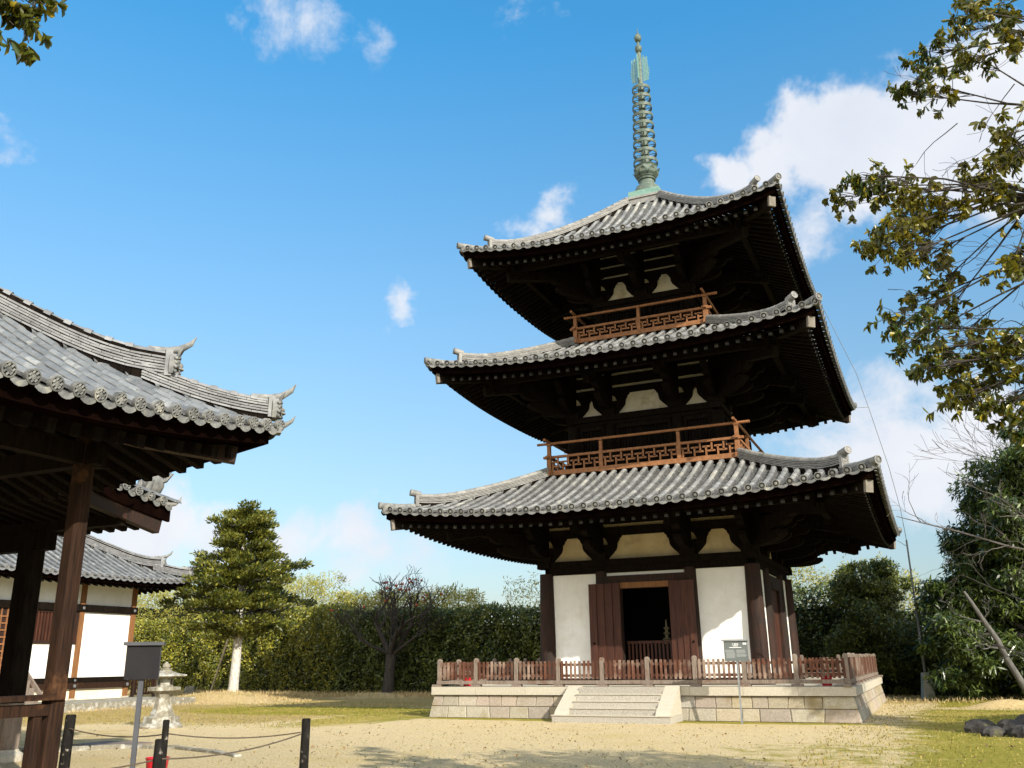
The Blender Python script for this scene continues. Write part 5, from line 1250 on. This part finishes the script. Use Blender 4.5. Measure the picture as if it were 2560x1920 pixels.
B.build('trunk', 'bark_dark', BL, smooth=True, sharp=60)
# rest of the crown, out of frame: gives the shade on the gravel
for j in range(520):
    t = rnd.uniform(0, 2*PI); r_ = math.sqrt(rnd.random()); k_ = j % 2; e = Vector(((13.0, 11.9)[k_]+(2.8, 2.2)[k_]*r_*math.cos(t), (-22.6, -21.3)[k_]+1.25*r_*math.sin(t), rnd.uniform(5.5, 6.4)))
    for q in range(5): whorls.append((e+Vector((rnd.gauss(0,.18), rnd.gauss(0,.18), rnd.gauss(0,.12))), Vector((rnd.gauss(0,1), rnd.gauss(0,1), .4)).normalized()))
def big_leaves(wh, L, Wd, n, rnd):
    V_ = []
    for e, d in wh:
        a0 = rnd.uniform(0, 6); s_ = d.orthogonal().normalized(); u = d.cross(s_)
        for i in range(n + rnd.randint(-2, 2)):
            t = a0 + 2.4*i + rnd.uniform(-.5, .5); rad = s_*math.cos(t) + u*math.sin(t); a = (d*rnd.uniform(.0, .9) + rad*rnd.uniform(.5, 1) + Vector((0,0,-rnd.uniform(.2,1.3)))).normalized()
            l = a.cross(d+Vector((.01,.02,.03))).normalized(); nn = l.cross(a); l_ = L*rnd.uniform(.7, 1.2); w = Wd*rnd.uniform(.8, 1.15)*.5; p = e + d*L*rnd.uniform(-.4, .25); k_ = nn*w*.45
            V_ += [p, p+a*l_*.30+l*w*.78+k_, p+a*l_*.74+l*w*.92+k_-nn*l_*.05, p+a*l_-nn*l_*.12, p+a*l_*.74-l*w*.92+k_-nn*l_*.05, p+a*l_*.30-l*w*.78+k_]
    return np.array([tuple(v) for v in V_])
def leaves6(name, V, mat, parent):
    o = ORG[parent.name]; V = V - np.array(o); nv = len(V); nl = nv//6; me = bpy.data.meshes.new(name); me.vertices.add(nv); me.vertices.foreach_set('co', V.ravel())
    idx = (np.arange(nl)[:, None]*6 + np.array([0,1,2,3,0,3,4,5])).ravel().astype(np.int32); me.loops.add(len(idx)); me.loops.foreach_set('vertex_index', idx)
    me.polygons.add(nl*2); me.polygons.foreach_set('loop_start', np.arange(0, len(idx), 4, dtype=np.int32)); me.polygons.foreach_set('loop_total', np.full(nl*2, 4, dtype=np.int32))
    me.update(calc_edges=True); me.validate(); me.materials.append(MT[mat]); ob = bpy.data.objects.new(name, me); COL.objects.link(ob); ob.parent = parent; ORG[ob.name] = o
    return ob
leaves6('crown', big_leaves(whorls, .078, .040, 9, rnd), 'leaf_big', BL)
# trees outside the frame on the right: only their shade reaches the lawn
leafy_tree('shade_tree', 18.4, -13.0, 3, .25, [(17.6,-12.6,5.4,1.4),(18.6,-13.4,6.6,1.5),(19.6,-12.0,5.6,1.4),(17.2,-9.6,4.6,1.2),(19.5,-8.8,5.0,1.3),(14.9,-11.6,7.0,.9),(15.8,-10.4,6.6,.8)], (.2,.08), 'leaf_dark', 'dark evergreen beyond the right edge shading the mossy lawn', 1000)
# near leaves at the upper left
rnd = random.Random(31); TLT = empty('overhanging_tree', (-.6, -29.2, 0), 'near tree whose broad dark leaves hang into the top left corner', 'tree'); B = MB()
B.tube([(-.6,-29.2,0),(-.5,-29.1,3),(-.1,-28.8,5.6),(.5,-28.3,7.4)], [.25,.2,.16,.10], 10); B.tube([(.1,-28.6,6.6),(1.3,-27.8,6.75),(2.3,-27.0,6.35)], [.07,.04,.012], 7); wh = []
for c in ((2.33,-26.98,6.15),(2.40,-26.87,6.12),(2.44,-26.8,6.18),(2.36,-26.93,5.98),(2.42,-26.82,6.0),(2.41,-26.83,5.88),(2.34,-26.94,5.82),(2.46,-26.77,6.22),(2.38,-26.9,6.2),(2.3,-27.0,6.0),(2.2,-27.1,6.3),(2.25,-27.05,6.2),(2.43,-26.8,6.3),(2.36,-26.9,6.3)):
    c = Vector(c); s_ = Vector((1.3,-27.8,6.75)).lerp(Vector((2.3,-27.0,6.35)), rnd.uniform(.4, 1)); B.tube([s_, s_.lerp(c, .5)+Vector((0,0,.05)), c], [.008,.006,.004], 4, False)
    for j in range(3): wh.append((c+Vector((rnd.gauss(0,.05), rnd.gauss(0,.05), rnd.gauss(0,.05))), (c-s_).normalized()))
B.build('trunk', 'bark_dark', TLT, smooth=True, sharp=60)
leaves6('crown', big_leaves(wh, .12, .055, 6, rnd), 'leaf_big', TLT)

# dry grass along the hedge foot and lawn
def blades(n, fn, L):
    P_ = np.array([fn() for _ in range(n)]); A_ = NR.normal(size=(n, 3))*.45; A_[:, 2] = 1
    return leaf_arrays(P_, L, .022, A=A_, face=.2)
rr = random.Random(2)
def g1(): x = rr.uniform(-35, -7); return (x, rr.triangular(4.5, 10.5, 8.3)+(-.16*(x+19) if x < -19 else 0)+.4*math.sin(x), rr.uniform(0, .05))
def g2(): t = rr.uniform(0, 2*PI); q = math.sqrt(rr.random()); return (-20.8+4.3*q*math.cos(t), 2.2+2.5*q*math.sin(t), .40*(.5+.5*math.cos(PI*q))-.02)
def g3(): return (rr.uniform(-20.3, -19.7), rr.uniform(-13, 1), 0)
def g4(): return (rr.uniform(5.8, 14), rr.uniform(4.5, 9.5), 0)
def g5(): return (rr.uniform(5.5, 14), rr.uniform(-16, 4.5), 0)
def g6(): return (rr.uniform(-19, -7), rr.uniform(-11, 3), 0)
def g8(): return (rr.uniform(-16, 11), rr.uniform(-22, 2), .006)
FLP = np.array([q for q in (g8() for _ in range(1500)) if not (abs(q[0]) < 6.3 and q[1] > -7.3)]); FLT = NR.uniform(0, 6.28, len(FLP)); SUNF = np.array((0, 0, 1.0))
tag(quads_obj('fallen_leaves', leaf_arrays(FLP, .075, .045, face=4, A=np.stack([np.cos(FLT), np.sin(FLT), 0*FLT+.25], 1)), 'dead_leaf'), kind='stuff')
def g7(): return (rr.uniform(-3.5, 9), rr.uniform(-22, -7.4), 0)
tag(quads_obj('lawn_tufts', np.concatenate([blades(7000, g5, .050), blades(7000, g6, .055), blades(1500, g7, .035)]), 'lawn'), kind='stuff')
tag(quads_obj('dry_grass', np.concatenate([blades(9000, g1, .26), blades(2600, g2, .16), blades(900, g3, .14), blades(1200, g4, .16)]), 'straw'), kind='stuff')
